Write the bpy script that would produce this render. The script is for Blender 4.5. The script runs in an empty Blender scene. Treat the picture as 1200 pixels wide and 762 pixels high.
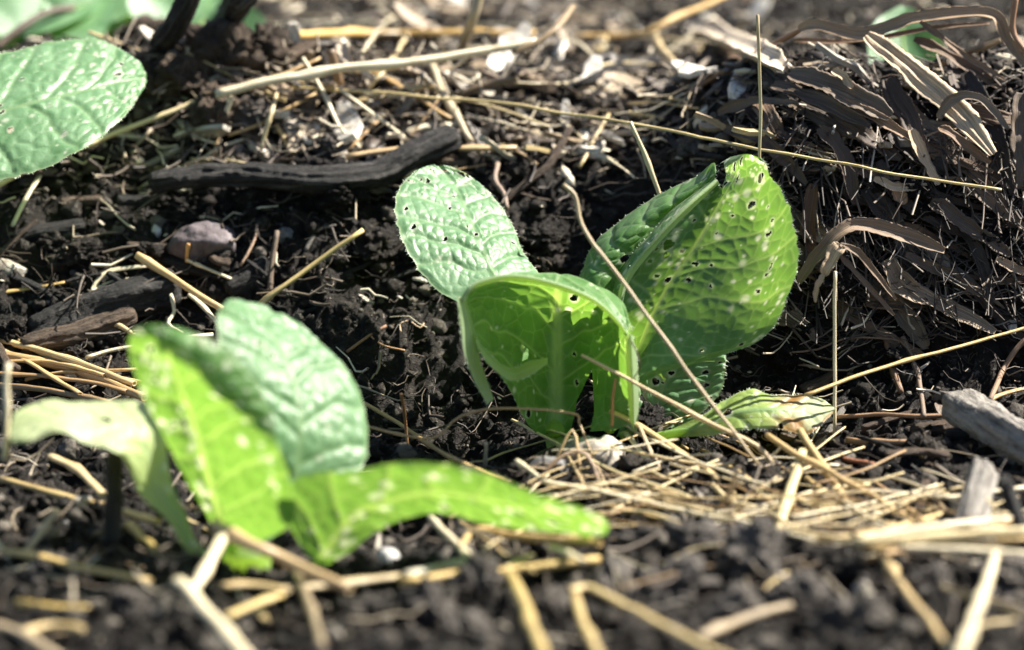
import bpy, bmesh, math, random
import numpy as np
from mathutils import Vector, Matrix, Quaternion

random.seed(7)
RNG = np.random.default_rng(7)
scene = bpy.context.scene
COL = scene.collection
CM = 0.01                                    # everything below is modelled in centimetres

# ------------------------------------------------------------------ camera
PITCH = math.radians(20.0)
DIST = 130.0                                 # cm from the lens to the middle seedling
LENS, SENSOR = 100.0, 23.5
WIDE = SENSOR / LENS
FWD = np.array([0.0, math.cos(PITCH), -math.sin(PITCH)])
UP = np.array([0.0, math.sin(PITCH), math.cos(PITCH)])
RIGHT = np.array([1.0, 0.0, 0.0])
PXC = WIDE * DIST / 1200.0                   # cm per photo pixel at the seedling
CAM = -DIST * FWD - (665 - 600) * PXC * RIGHT + (510 - 381) * PXC * UP
cam_data = bpy.data.cameras.new('camera')
cam = bpy.data.objects.new('camera', cam_data)
COL.objects.link(cam)
cam.location = Vector(CAM * CM)
cam.rotation_euler = (math.pi / 2 - PITCH, 0, 0)
cam_data.lens, cam_data.sensor_width, cam_data.sensor_fit = LENS, SENSOR, 'HORIZONTAL'
cam_data.clip_start, cam_data.clip_end = 0.05, 500.0
cam_data.dof.use_dof = True
cam_data.dof.focus_distance = (DIST + 1.5) * CM
cam_data.dof.aperture_fstop = 4.2
cam_data.dof.aperture_blades = 7
scene.camera = cam

# ------------------------------------------------------------------ sky, sun, exposure
SUN_EL, SUN_AZ = math.radians(44), math.radians(64)      # azimuth clockwise from +Y (away from the camera)
TO_SUN = Vector((math.sin(SUN_AZ) * math.cos(SUN_EL), math.cos(SUN_AZ) * math.cos(SUN_EL), math.sin(SUN_EL)))
world = bpy.data.worlds.new('World')
scene.world = world
world.use_nodes = True
wn = world.node_tree
sky = wn.nodes.new('ShaderNodeTexSky')
sky.sky_type = 'NISHITA'
sky.sun_disc = False
sky.sun_elevation, sky.sun_rotation = SUN_EL, SUN_AZ
bg = wn.nodes['Background']
wn.links.new(sky.outputs[0], bg.inputs[0])
bg.inputs[1].default_value = 0.05
sun_data = bpy.data.lights.new('sun', 'SUN')
sun_data.energy, sun_data.angle, sun_data.color = 5.0, math.radians(0.53), (1.0, 0.945, 0.85)
sun = bpy.data.objects.new('sun', sun_data)
COL.objects.link(sun)
sun.rotation_euler = TO_SUN.to_track_quat('Z', 'Y').to_euler()
sun.location = (1, 2, 3)
scene.view_settings.view_transform = 'Standard'
scene.view_settings.look = 'None'
scene.view_settings.gamma = 1.0
scene.view_settings.exposure = 1.68
scene.render.engine = 'CYCLES'
cy = scene.cycles
cy.use_denoising = True
cy.max_bounces, cy.diffuse_bounces, cy.glossy_bounces, cy.transmission_bounces = 7, 3, 2, 4

# ------------------------------------------------------------------ numpy noise
def _hash(ix, iy, iz, seed):
    h = (ix.astype(np.int64) * 374761393 + iy.astype(np.int64) * 668265263 + iz.astype(np.int64) * 1442695041 + seed * 974634777) & 0xFFFFFFFF
    h = ((h ^ (h >> 13)) * 1274126177) & 0xFFFFFFFF
    h = (h ^ (h >> 16)) & 0xFFFFFF
    return h / float(0xFFFFFF)

def noise3(p, seed=0):
    p = np.asarray(p, float)
    i = np.floor(p)
    f = p - i
    f = f * f * f * (f * (f * 6 - 15) + 10)
    i = i.astype(np.int64)
    x, y, z = i[..., 0], i[..., 1], i[..., 2]
    fx, fy, fz = f[..., 0], f[..., 1], f[..., 2]
    def c(a, b, d): return _hash(x + a, y + b, z + d, seed)
    x00 = c(0, 0, 0) * (1 - fx) + c(1, 0, 0) * fx
    x10 = c(0, 1, 0) * (1 - fx) + c(1, 1, 0) * fx
    x01 = c(0, 0, 1) * (1 - fx) + c(1, 0, 1) * fx
    x11 = c(0, 1, 1) * (1 - fx) + c(1, 1, 1) * fx
    return ((x00 * (1 - fy) + x10 * fy) * (1 - fz) + (x01 * (1 - fy) + x11 * fy) * fz) * 2 - 1

def fbm(p, octaves=4, seed=0, gain=0.5):
    p = np.asarray(p, float)
    out, a, t = 0, 1.0, 0.0
    for o in range(octaves):
        out = out + a * noise3(p * (2.03 ** o) + 17.3 * o, seed + o)
        t += a
        a *= gain
    return out / t

def sm(a, b, x):
    t = np.clip((x - a) / ((b - a) or 1e-9), 0, 1)
    return t * t * (3 - 2 * t)

# ------------------------------------------------------------------ lie of the land (cm)
def macro(x, y):
    x, y = np.asarray(x, float), np.asarray(y, float)
    z = 0.45 * np.clip(y - 3, 0, 12) - 0.16 * np.clip(y - 15, 0, 35) + 0.01 * np.maximum(0, y - 50)
    z = z + 5.2 * sm(1.0, 8.0, x + 0.12 * (y - 5)) * sm(2.4, 7.2, y) * (1 - 0.85 * sm(9.5, 16, y)) * (1 - sm(60, 160, np.abs(x)))
    z = z + 1.4 * np.exp(-((x + 11) / 4.0) ** 2 - ((y - 15) / 3.0) ** 2)
    z = z + 0.17 * np.clip(-8.5 - y, 0, 26) + 0.6 * sm(-2, 4, x) * np.exp(-((y + 13) / 2.5) ** 2)
    z = z - 1.5 * np.exp(-((x + 2.8) / 3.2) ** 2 - ((y - 0.3) / 2.6) ** 2)
    z = z - 1.5 * np.exp(-((x - 4.8) / 3.2) ** 2 - ((y + 0.8) / 1.5) ** 2)
    z = z + 0.9 * sm(5, 9, y) * (1 - sm(-1, 3, x))
    return z

def fine(x, y):
    x, y = np.asarray(x, float), np.asarray(y, float)
    p = np.stack([x, y, np.zeros_like(x)], -1)
    near = np.exp(-(np.maximum(0, np.abs(x) - 25) / 60) ** 2)
    r = 0.75 * fbm(p / 2.6, 3, 11)
    b = 1 - np.abs(fbm(p / 0.9 + 5, 3, 23))
    r = r + 0.75 * (b ** 2 - 0.6)
    r = r + 0.34 * np.abs(fbm(p / 0.38, 2, 31))
    far = 1.2 * fbm(p / 14.0, 3, 41) * sm(22, 60, np.hypot(x, y))
    return r * (0.35 + 0.65 * near) + far

def ground(x, y):
    return macro(x, y) + fine(x, y)

def ray(px, py):
    d = FWD + RIGHT * ((px - 600) / 1200 * WIDE) - UP * ((py - 381) / 1200 * WIDE)
    return d

def at(px, py, Y):
    """point on the sight line of a photo pixel, Y cm beyond the middle seedling"""
    d = ray(px, py)
    return CAM + d * ((Y - CAM[1]) / d[1])

_T = np.arange(80, 320, 0.12)
def on(px, py, h=0.3):
    """point h cm above the soil in the direction of a photo pixel"""
    d = ray(px, py)
    P = CAM[None] + _T[:, None] * d[None]
    below = P[:, 2] < macro(P[:, 0], P[:, 1]) + h
    k = int(np.argmax(below)) if below.any() else len(_T) - 1
    return P[k]

# ------------------------------------------------------------------ mesh helpers
def make_mesh(name, V, F, mats, smooth=True, attrs=None, uv=None):
    me = bpy.data.meshes.new(name)
    V = np.asarray(V, float) * CM
    if isinstance(F, np.ndarray):
        n, k = F.shape
        me.vertices.add(len(V))
        me.vertices.foreach_set('co', V.astype(np.float32).ravel())
        me.loops.add(n * k)
        me.loops.foreach_set('vertex_index', F.astype(np.int32).ravel())
        me.polygons.add(n)
        me.polygons.foreach_set('loop_start', np.arange(0, n * k, k, dtype=np.int32))
        me.polygons.foreach_set('loop_total', np.full(n, k, dtype=np.int32))
        me.update(calc_edges=True)
    else:
        me.from_pydata([tuple(v) for v in V], [], [tuple(int(i) for i in f) for f in F])
        me.update()
    for m in (mats if isinstance(mats, (list, tuple)) else [mats]):
        me.materials.append(m)
    if smooth:
        me.polygons.foreach_set('use_smooth', np.ones(len(me.polygons), dtype=bool))
    for k, a in (attrs or {}).items():
        at_ = me.attributes.new(k, 'FLOAT', 'POINT')
        at_.data.foreach_set('value', np.asarray(a, np.float32))
    if uv is not None:
        lay = me.uv_layers.new(name='UVMap')
        idx = np.empty(len(me.loops), np.int32)
        me.loops.foreach_get('vertex_index', idx)
        lay.data.foreach_set('uv', np.asarray(uv, np.float32)[idx].ravel())
    me.validate()
    return me

def link(name, me, loc=(0, 0, 0), parent=None):
    o = bpy.data.objects.new(name, me)
    COL.objects.link(o)
    o.location = Vector(np.asarray(loc, float) * CM)
    if parent is not None:
        o.parent = parent
    return o

def tag(o, label=None, cat=None, group=None, kind=None):
    if label: o['label'] = label
    if cat: o['category'] = cat
    if group: o['group'] = group
    if kind: o['kind'] = kind
    return o

def empty(name, loc):
    o = bpy.data.objects.new(name, None)
    o.empty_display_size = 0.01
    COL.objects.link(o)
    o.location = Vector(np.asarray(loc, float) * CM)
    return o

def catmull(P, n):
    P = np.asarray(P, float)
    m = len(P)
    if m == 2:
        t = np.linspace(0, 1, n).reshape((-1,) + (1,) * (P.ndim - 1))
        return P[0] * (1 - t) + P[1] * t
    E = np.concatenate([(2 * P[0] - P[1])[None], P, (2 * P[-1] - P[-2])[None]])
    t = np.linspace(0, m - 1 - 1e-9, n)
    i = t.astype(int)
    f = (t - i).reshape((-1,) + (1,) * (P.ndim - 1))
    a, b, c, d = E[i], E[i + 1], E[i + 2], E[i + 3]
    return 0.5 * ((2 * b) + (-a + c) * f + (2 * a - 5 * b + 4 * c - d) * f ** 2 + (-a + 3 * b - 3 * c + d) * f ** 3)

def frames(path):
    T = np.gradient(path, axis=0)
    T /= np.linalg.norm(T, axis=1)[:, None] + 1e-12
    N = np.zeros_like(T)
    ref = np.array([0, 0, 1.0]) if abs(T[0, 2]) < 0.9 else np.array([0, -1.0, 0])
    n = ref - T[0] * ref.dot(T[0])
    N[0] = n / np.linalg.norm(n)
    for k in range(1, len(T)):
        n = N[k - 1] - T[k] * N[k - 1].dot(T[k])
        N[k] = n / (np.linalg.norm(n) + 1e-12)
    return T, N, np.cross(T, N)

def grid_faces(nu, nv, wrap=False, off=0):
    i = np.arange(nu - 1)[:, None]
    j = np.arange(nv if wrap else nv - 1)[None]
    a = i * nv + j
    b = i * nv + (j + 1) % nv
    c = (i + 1) * nv + (j + 1) % nv
    d = (i + 1) * nv + j
    return np.stack([a, b, c, d], -1).reshape(-1, 4) + off

def tube_arrays(path, rad, sides=8, flat=1.0, twist=0.0, rough=0.0, grooves=0.0, seed=0, hollow=False, cap=True):
    path = np.asarray(path, float)
    n = len(path)
    rad = np.broadcast_to(np.asarray(rad, float), (n,))
    T, N, B = frames(path)
    a = np.linspace(0, 2 * np.pi, sides, endpoint=False)[None] + np.linspace(0, twist, n)[:, None]
    L = np.concatenate([[0], np.cumsum(np.linalg.norm(np.diff(path, axis=0), axis=1))])
    k = np.ones((n, sides))
    if rough:
        q = np.stack([np.cos(a) * 1.3, np.sin(a) * 1.3, np.broadcast_to((L / (rad.mean() * 2.2))[:, None], a.shape)], -1)
        k = k + rough * fbm(q, 4, seed)
    if grooves:
        q = np.stack([np.cos(a) * 3.2, np.sin(a) * 3.2, np.broadcast_to((L / (rad.mean() * 9))[:, None], a.shape)], -1)
        k = k + grooves * fbm(q, 3, seed + 5)
    r = rad[:, None] * k
    V = path[:, None] + N[:, None] * (np.cos(a) * r * flat)[..., None] + B[:, None] * (np.sin(a) * r)[..., None]
    V = V.reshape(-1, 3)
    F = [tuple(f) for f in grid_faces(n, sides, True)]
    uv = np.stack([np.broadcast_to(np.arange(sides)[None] / sides, (n, sides)), np.broadcast_to(L[:, None] / 4.0, (n, sides))], -1).reshape(-1, 2)
    if cap:
        extra, euv = [], []
        for e, s in ((0, 1), (n - 1, -1)):
            ring = V[e * sides:(e + 1) * sides]
            c = ring.mean(0)
            base = len(V) + len(extra)
            if hollow:
                inner = c + (ring - c) * 0.62
                deep = c + (ring - c) * 0.55 + T[e] * s * rad[e] * 1.6
                extra += list(inner) + list(deep) + [c + T[e] * s * rad[e] * 1.6]
                for j in range(sides):
                    j2 = (j + 1) % sides
                    o0, o1 = e * sides + j, e * sides + j2
                    q1 = (o0, base + j, base + j2, o1)
                    q2 = (base + j, base + sides + j, base + sides + j2, base + j2)
                    q3 = (base + sides + j, base + 2 * sides, base + sides + j2)
                    for q in (q1, q2, q3):
                        F.append(q if s == 1 else q[::-1])
                euv += [(0, 0)] * (2 * sides + 1)
            else:
                extra.append(c + T[e] * (-s) * rad[e] * 0.25 * (1 + rough))
                euv.append((0, 0))
                for j in range(sides):
                    q = (e * sides + j, base, e * sides + (j + 1) % sides)
                    F.append(q if s == 1 else q[::-1])
        V = np.concatenate([V, np.array(extra)])
        uv = np.concatenate([uv, np.array(euv, float)])
    return V, F, uv

def centred(V):
    c = np.array([V[:, 0].mean(), V[:, 1].mean(), V[:, 2].min()])
    return V - c, c

# ------------------------------------------------------------------ materials
def nodes_of(name):
    m = bpy.data.materials.new(name)
    m.use_nodes = True
    nt = m.node_tree
    return m, nt, nt.nodes['Principled BSDF'], nt.nodes['Material Output']

def N(nt, t, **kw):
    n = nt.nodes.new(t)
    for k, v in kw.items():
        if k.startswith('i_'):
            n.inputs[k[2:].replace('_', ' ')].default_value = v
        else:
            setattr(n, k, v)
    return n

def ramp(nt, fac, stops):
    r = N(nt, 'ShaderNodeValToRGB')
    els = r.color_ramp.elements
    while len(els) < len(stops): els.new(0.5)
    for e, (p, c) in zip(els, stops):
        e.position, e.color = p, (c if len(c) == 4 else (*c, 1))
    nt.links.new(fac, r.inputs[0])
    return r.outputs[0]

def mix(nt, fac, a, b, mode='MIX'):
    m = N(nt, 'ShaderNodeMix', data_type='RGBA', blend_type=mode)
    for s, v in ((m.inputs[0], fac), (m.inputs[6], a), (m.inputs[7], b)):
        if isinstance(v, bpy.types.NodeSocket): nt.links.new(v, s)
        elif isinstance(v, (int, float)): s.default_value = v
        else: s.default_value = (*v, 1)
    return m.outputs[2]

def math_(nt, op, a, b=0.0):
    m = N(nt, 'ShaderNodeMath', operation=op)
    for s, v in ((m.inputs[0], a), (m.inputs[1], b)):
        if isinstance(v, bpy.types.NodeSocket): nt.links.new(v, s)
        else: s.default_value = v
    return m.outputs[0]

def tex(nt, vec, scale, detail=4, rough=0.6, kind='noise', **kw):
    if kind == 'noise':
        n = N(nt, 'ShaderNodeTexNoise')
        n.inputs['Scale'].default_value, n.inputs['Detail'].default_value, n.inputs['Roughness'].default_value = scale, detail, rough
    else:
        n = N(nt, 'ShaderNodeTexVoronoi', **kw)
        n.inputs['Scale'].default_value = scale
    if vec is not None: nt.links.new(vec, n.inputs['Vector'])
    return n

def mapping(nt, vec, scale):
    m = N(nt, 'ShaderNodeMapping')
    m.inputs['Scale'].default_value = scale
    nt.links.new(vec, m.inputs['Vector'])
    return m.outputs[0]

def bump(nt, bsdf, h, strength, dist):
    b = N(nt, 'ShaderNodeBump')
    b.inputs['Strength'].default_value, b.inputs['Distance'].default_value = strength, dist
    nt.links.new(h, b.inputs['Height'])
    nt.links.new(b.outputs[0], bsdf.inputs['Normal'])

def soil_material(name, dark, mid, brown, speck=0.5, grit=False):
    m, nt, b, out = nodes_of(name)
    geo = N(nt, 'ShaderNodeNewGeometry').outputs['Position']
    oi = N(nt, 'ShaderNodeObjectInfo').outputs['Random']
    n1 = tex(nt, geo, 90, 6, 0.7).outputs[0]
    n2 = tex(nt, geo, 420, 5, 0.75).outputs[0]
    n3 = tex(nt, geo, 22, 3, 0.6).outputs[0]
    c = ramp(nt, n1, [(0.30, dark), (0.55, mid), (0.78, brown)])
    c = mix(nt, math_(nt, 'MULTIPLY', n3, 0.7), c, mix(nt, 0.5, c, brown))
    s = ramp(nt, n2, [(0.56, (0, 0, 0)), (0.68, (1, 1, 1))])
    c = mix(nt, math_(nt, 'MULTIPLY', s, speck), c, (0.20, 0.18, 0.155))
    c = mix(nt, math_(nt, 'MULTIPLY', oi, 0.35), c, brown)
    n4 = tex(nt, geo, 11, 4, 0.6).outputs[0]
    c = mix(nt, ramp(nt, n4, [(0.38, (0.55, 0.55, 0.55)), (0.55, (0, 0, 0))]), c, dark)
    c = mix(nt, ramp(nt, n4, [(0.56, (0, 0, 0)), (0.72, (0.5, 0.5, 0.5))]), c, brown)
    if grit:
        isl = N(nt, 'ShaderNodeNewGeometry').outputs['Random Per Island']
        c = mix(nt, ramp(nt, isl, [(0.70, (0, 0, 0)), (0.95, (0.55, 0.55, 0.55)), (1.0, (0.9, 0.9, 0.9))]), c, (0.26, 0.23, 0.19))
    nt.links.new(c, b.inputs['Base Color'])
    b.inputs['Roughness'].default_value = 0.62
    b.inputs['Specular IOR Level'].default_value = 0.13
    hh = math_(nt, 'ADD', n2, math_(nt, 'MULTIPLY', n1, 1.5))
    bump(nt, b, hh, 1.0, 0.0022)
    return m

M = {}
M['soil'] = soil_material('black_soil', (0.0035, 0.0031, 0.0028), (0.0095, 0.0084, 0.0075), (0.031, 0.0255, 0.0205), 0.75)
M['brown_soil'] = soil_material('brown_soil', (0.024, 0.018, 0.013), (0.062, 0.046, 0.033), (0.13, 0.095, 0.068), 0.4)

M['dry_soil'] = soil_material('dry_grey_soil', (0.02, 0.018, 0.016), (0.085, 0.075, 0.066), (0.17, 0.15, 0.13), 0.7)

def stalk_material(name, base, dark, light, rough=0.42):
    """dry stem: long fibres, blotches; multiplied by the object's own colour"""
    m, nt, b, out = nodes_of(name)
    uv = N(nt, 'ShaderNodeUVMap').outputs[0]
    geo = N(nt, 'ShaderNodeNewGeometry').outputs['Position']
    oi = N(nt, 'ShaderNodeObjectInfo')
    f = tex(nt, mapping(nt, uv, (26, 2.2, 1)), 1.0, 5, 0.65).outputs[0]
    g = tex(nt, geo, 75, 4, 0.6).outputs[0]
    c = ramp(nt, f, [(0.28, dark), (0.5, base), (0.74, light)])
    c = mix(nt, ramp(nt, g, [(0.58, (0, 0, 0)), (0.75, (0.65, 0.65, 0.65))]), c, dark)
    c = mix(nt, 1.0, c, oi.outputs['Color'], 'MULTIPLY')
    nt.links.new(c, b.inputs['Base Color'])
    b.inputs['Roughness'].default_value = rough
    bump(nt, b, f, 0.5, 0.0005)
    return m
M['straw'] = stalk_material('dry_straw', (0.62, 0.52, 0.31), (0.28, 0.195, 0.09), (0.78, 0.71, 0.52))
M['blade'] = stalk_material('dead_leaf_blade', (0.25, 0.20, 0.145), (0.045, 0.034, 0.024), (0.54, 0.46, 0.35), 0.65)
M['root'] = stalk_material('dead_root', (0.20, 0.145, 0.10), (0.06, 0.04, 0.028), (0.36, 0.29, 0.21), 0.6)

def wood_material(name, base, dark, light):
    m, nt, b, out = nodes_of(name)
    uv = N(nt, 'ShaderNodeUVMap').outputs[0]
    geo = N(nt, 'ShaderNodeNewGeometry').outputs['Position']
    f = tex(nt, mapping(nt, uv, (16, 2.5, 1)), 1.0, 6, 0.7).outputs[0]
    g = tex(nt, geo, 300, 4, 0.7).outputs[0]
    c = ramp(nt, f, [(0.30, dark), (0.52, base), (0.75, light)])
    c = mix(nt, ramp(nt, g, [(0.5, (0, 0, 0)), (0.72, (0.6, 0.6, 0.6))]), c, dark)
    nt.links.new(c, b.inputs['Base Color'])
    b.inputs['Roughness'].default_value = 0.62
    b.inputs['Specular IOR Level'].default_value = 0.25
    bump(nt, b, math_(nt, 'ADD', f, math_(nt, 'MULTIPLY', g, 0.5)), 1.0, 0.0022)
    return m
M['char'] = wood_material('charred_wood', (0.026, 0.024, 0.022), (0.005, 0.005, 0.005), (0.16, 0.145, 0.13))
M['weathered'] = wood_material('weathered_wood', (0.30, 0.275, 0.24), (0.05, 0.043, 0.037), (0.42, 0.39, 0.345))
M['bark'] = wood_material('brown_bark', (0.115, 0.080, 0.055), (0.025, 0.018, 0.013), (0.25, 0.19, 0.14))

def stone_material(name, a, b_, c_):
    m, nt, b, out = nodes_of(name)
    co = N(nt, 'ShaderNodeTexCoord').outputs['Object']
    n1 = tex(nt, co, 140, 6, 0.65).outputs[0]
    n2 = tex(nt, co, 900, 3, 0.7).outputs[0]
    c = ramp(nt, n1, [(0.32, a), (0.52, b_), (0.72, c_)])
    c = mix(nt, math_(nt, 'MULTIPLY', n2, 0.35), c, a)
    nt.links.new(c, b.inputs['Base Color'])
    b.inputs['Roughness'].default_value = 0.75
    bump(nt, b, math_(nt, 'ADD', n1, math_(nt, 'MULTIPLY', n2, 0.3)), 0.8, 0.001)
    return m
M['purple_stone'] = stone_material('purplish_stone', (0.035, 0.025, 0.028), (0.12, 0.095, 0.10), (0.24, 0.205, 0.21))
M['lime_stone'] = stone_material('pale_stone', (0.10, 0.085, 0.06), (0.40, 0.36, 0.29), (0.62, 0.58, 0.50))
M['white_stone'] = stone_material('white_stone', (0.42, 0.40, 0.37), (0.66, 0.64, 0.60), (0.78, 0.77, 0.74))
M['grey_stone'] = stone_material('grey_stone', (0.05, 0.048, 0.045), (0.16, 0.15, 0.145), (0.30, 0.29, 0.28))

def litter_material(name, stops):
    m, nt, b, out = nodes_of(name)
    oi = N(nt, 'ShaderNodeObjectInfo').outputs['Random']
    co = N(nt, 'ShaderNodeTexCoord').outputs['Object']
    f = tex(nt, mapping(nt, co, (60, 900, 900)), 1.0, 4, 0.6).outputs[0]
    c = N(nt, 'ShaderNodeObjectInfo').outputs['Color'] if stops is None else ramp(nt, oi, stops)
    c = mix(nt, ramp(nt, f, [(0.35, (0.75, 0.75, 0.75)), (0.6, (0, 0, 0))]), c, mix(nt, 0.65, c, (0.05, 0.035, 0.022)))
    nt.links.new(c, b.inputs['Base Color'])
    b.inputs['Roughness'].default_value = 0.6
    bump(nt, b, f, 0.6, 0.0006)
    return m
M['chip'] = litter_material('wood_chip_mix', None)
M['fragment'] = litter_material('straw_fragment_mix', None)
CHIP_TONES = [('dark brown', (.06, .043, .03)), ('brown', (.15, .105, .07)), ('grey', (.22, .20, .175)), ('tan', (.34, .26, .17)), ('pale', (.52, .46, .37)), ('whitish', (.70, .65, .56))]
FRAG_TONES = [('dark', (.12, .085, .05)), ('brown', (.28, .20, .11)), ('golden', (.55, .42, .20)), ('pale', (.68, .60, .42)), ('grey', (.36, .32, .26))]

def fibre_material(name, stops):
    m, nt, b, out = nodes_of(name)
    geo = N(nt, 'ShaderNodeNewGeometry').outputs['Random Per Island']
    nt.links.new(ramp(nt, geo, stops), b.inputs['Base Color'])
    b.inputs['Roughness'].default_value = 0.6
    return m
M['fibre'] = fibre_material('root_fibre', [(0, (0.02, 0.016, 0.012)), (0.55, (0.07, 0.052, 0.04)), (0.88, (0.13, 0.10, 0.075)), (1, (0.36, 0.29, 0.21))])
M['shred'] = fibre_material('leaf_shred', [(0, (0.015, 0.011, 0.008)), (0.6, (0.05, 0.037, 0.027)), (0.9, (0.16, 0.12, 0.09)), (1, (0.5, 0.43, 0.34))])
M['litter'] = fibre_material('fine_litter', [(0, (0.025, 0.018, 0.013)), (0.5, (0.09, 0.066, 0.046)), (0.78, (0.30, 0.24, 0.16)), (1, (0.70, 0.62, 0.46))])
M['crumb'] = soil_material('crumbly_soil', (0.0045, 0.004, 0.0037), (0.0125, 0.011, 0.0098), (0.05, 0.042, 0.034), 0.9, True)

def leaf_material(name, upper, light, trans, vein=(0.23, 0.37, 0.17), tmix=0.46, aged=False):
    m, nt, b, out = nodes_of(name)
    geo = N(nt, 'ShaderNodeNewGeometry').outputs['Position']
    def A(k):
        return N(nt, 'ShaderNodeAttribute', attribute_name=k).outputs['Fac']
    ve, sp, ed = A('vein'), A('spot'), A('edge')
    n1 = tex(nt, geo, 120, 4, 0.6).outputs[0]
    n2 = tex(nt, geo, 1500, 3, 0.7).outputs[0]
    c = mix(nt, ramp(nt, n1, [(0.35, (0, 0, 0)), (0.68, (1, 1, 1))]), upper, light)
    c = mix(nt, math_(nt, 'MULTIPLY', ve, 0.72), c, vein)
    c = mix(nt, math_(nt, 'MULTIPLY', ed, 0.6), c, (0.42, 0.50, 0.26))
    c = mix(nt, math_(nt, 'MULTIPLY', sp, 0.9), c, (0.74, 0.74, 0.58))
    t = mix(nt, math_(nt, 'MULTIPLY', ve, 0.6), trans, (0.62, 0.78, 0.16))
    t = mix(nt, ramp(nt, n1, [(0.3, (0.3, 0.3, 0.3)), (0.7, (0, 0, 0))]), t, (trans[0] * 0.55, trans[1] * 0.7, trans[2] * 0.5))
    t = mix(nt, math_(nt, 'MULTIPLY', sp, 0.9), t, (0.90, 0.92, 0.55))
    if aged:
        ag = A('age')  # real ageing on the low leaf, painted sunlight on the drooping front one
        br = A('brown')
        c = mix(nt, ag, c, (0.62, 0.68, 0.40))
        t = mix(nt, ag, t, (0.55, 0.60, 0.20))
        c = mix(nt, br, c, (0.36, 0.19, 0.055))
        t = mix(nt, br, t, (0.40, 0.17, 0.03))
    nt.links.new(c, b.inputs['Base Color'])
    b.inputs['Roughness'].default_value = 0.39
    b.inputs['Specular IOR Level'].default_value = 0.5
    b.inputs['Sheen Weight'].default_value = 0.06
    b.inputs['Sheen Roughness'].default_value = 0.4
    bp = N(nt, 'ShaderNodeBump')
    bp.inputs['Strength'].default_value, bp.inputs['Distance'].default_value = 0.35, 0.0004
    nt.links.new(n2, bp.inputs['Height'])
    nt.links.new(bp.outputs[0], b.inputs['Normal'])
    tr = N(nt, 'ShaderNodeBsdfTranslucent')
    nt.links.new(t, tr.inputs[0])
    mx = N(nt, 'ShaderNodeMixShader')
    mx.inputs[0].default_value = tmix
    nt.links.new(b.outputs[0], mx.inputs[1])
    nt.links.new(tr.outputs[0], mx.inputs[2])
    nt.links.new(mx.outputs[0], out.inputs[0])
    return m
M['leaf'] = leaf_material('cabbage_leaf', (0.13, 0.28, 0.12), (0.25, 0.43, 0.23), (0.24, 0.44, 0.03))
M['leaf_green'] = leaf_material('green_leaf_underside', (0.085, 0.21, 0.05), (0.17, 0.33, 0.11), (0.205, 0.385, 0.045), vein=(0.40, 0.53, 0.28), tmix=0.52)
M['leaf_front'] = leaf_material('front_leaf', (0.13, 0.28, 0.115), (0.25, 0.43, 0.22), (0.21, 0.385, 0.045), tmix=0.5)
M['leaf_old_or_sunlit'] = leaf_material('yellowing_or_sunlit_leaf', (0.32, 0.46, 0.09), (0.46, 0.58, 0.20), (0.44, 0.56, 0.06), aged=True)  # also worn by the drooping front leaf, its sunlit top painted pale
M['rib'] = leaf_material('leaf_rib', (0.30, 0.44, 0.20), (0.38, 0.52, 0.26), (0.72, 0.88, 0.25), tmix=0.7)
M['hair'] = fibre_material('leaf_hair', [(0, (0.45, 0.52, 0.38)), (1, (0.70, 0.74, 0.60))])

# ------------------------------------------------------------------ the ground: one sheet, fine in the middle
def graded(lo, hi, step, far):
    a = list(np.arange(lo, hi + step / 2, step))
    s, x = step, a[-1]
    while x < far:
        s *= 1.28
        x += s
        a.append(x)
    s, x = step, a[0]
    pre = []
    while x > -far:
        s *= 1.28
        x -= s
        pre.append(x)
    return np.array(pre[::-1] + a)
gx, gy = graded(-18, 18, 0.1, 6000), graded(-38, 44, 0.1, 6000)
GX, GY = np.meshgrid(gx, gy)
GZ = ground(GX, GY)
me = make_mesh('ground', np.stack([GX, GY, GZ], -1).reshape(-1, 3), grid_faces(len(gy), len(gx)), M['soil'])
tag(link('ground', me), kind='structure')

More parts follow.
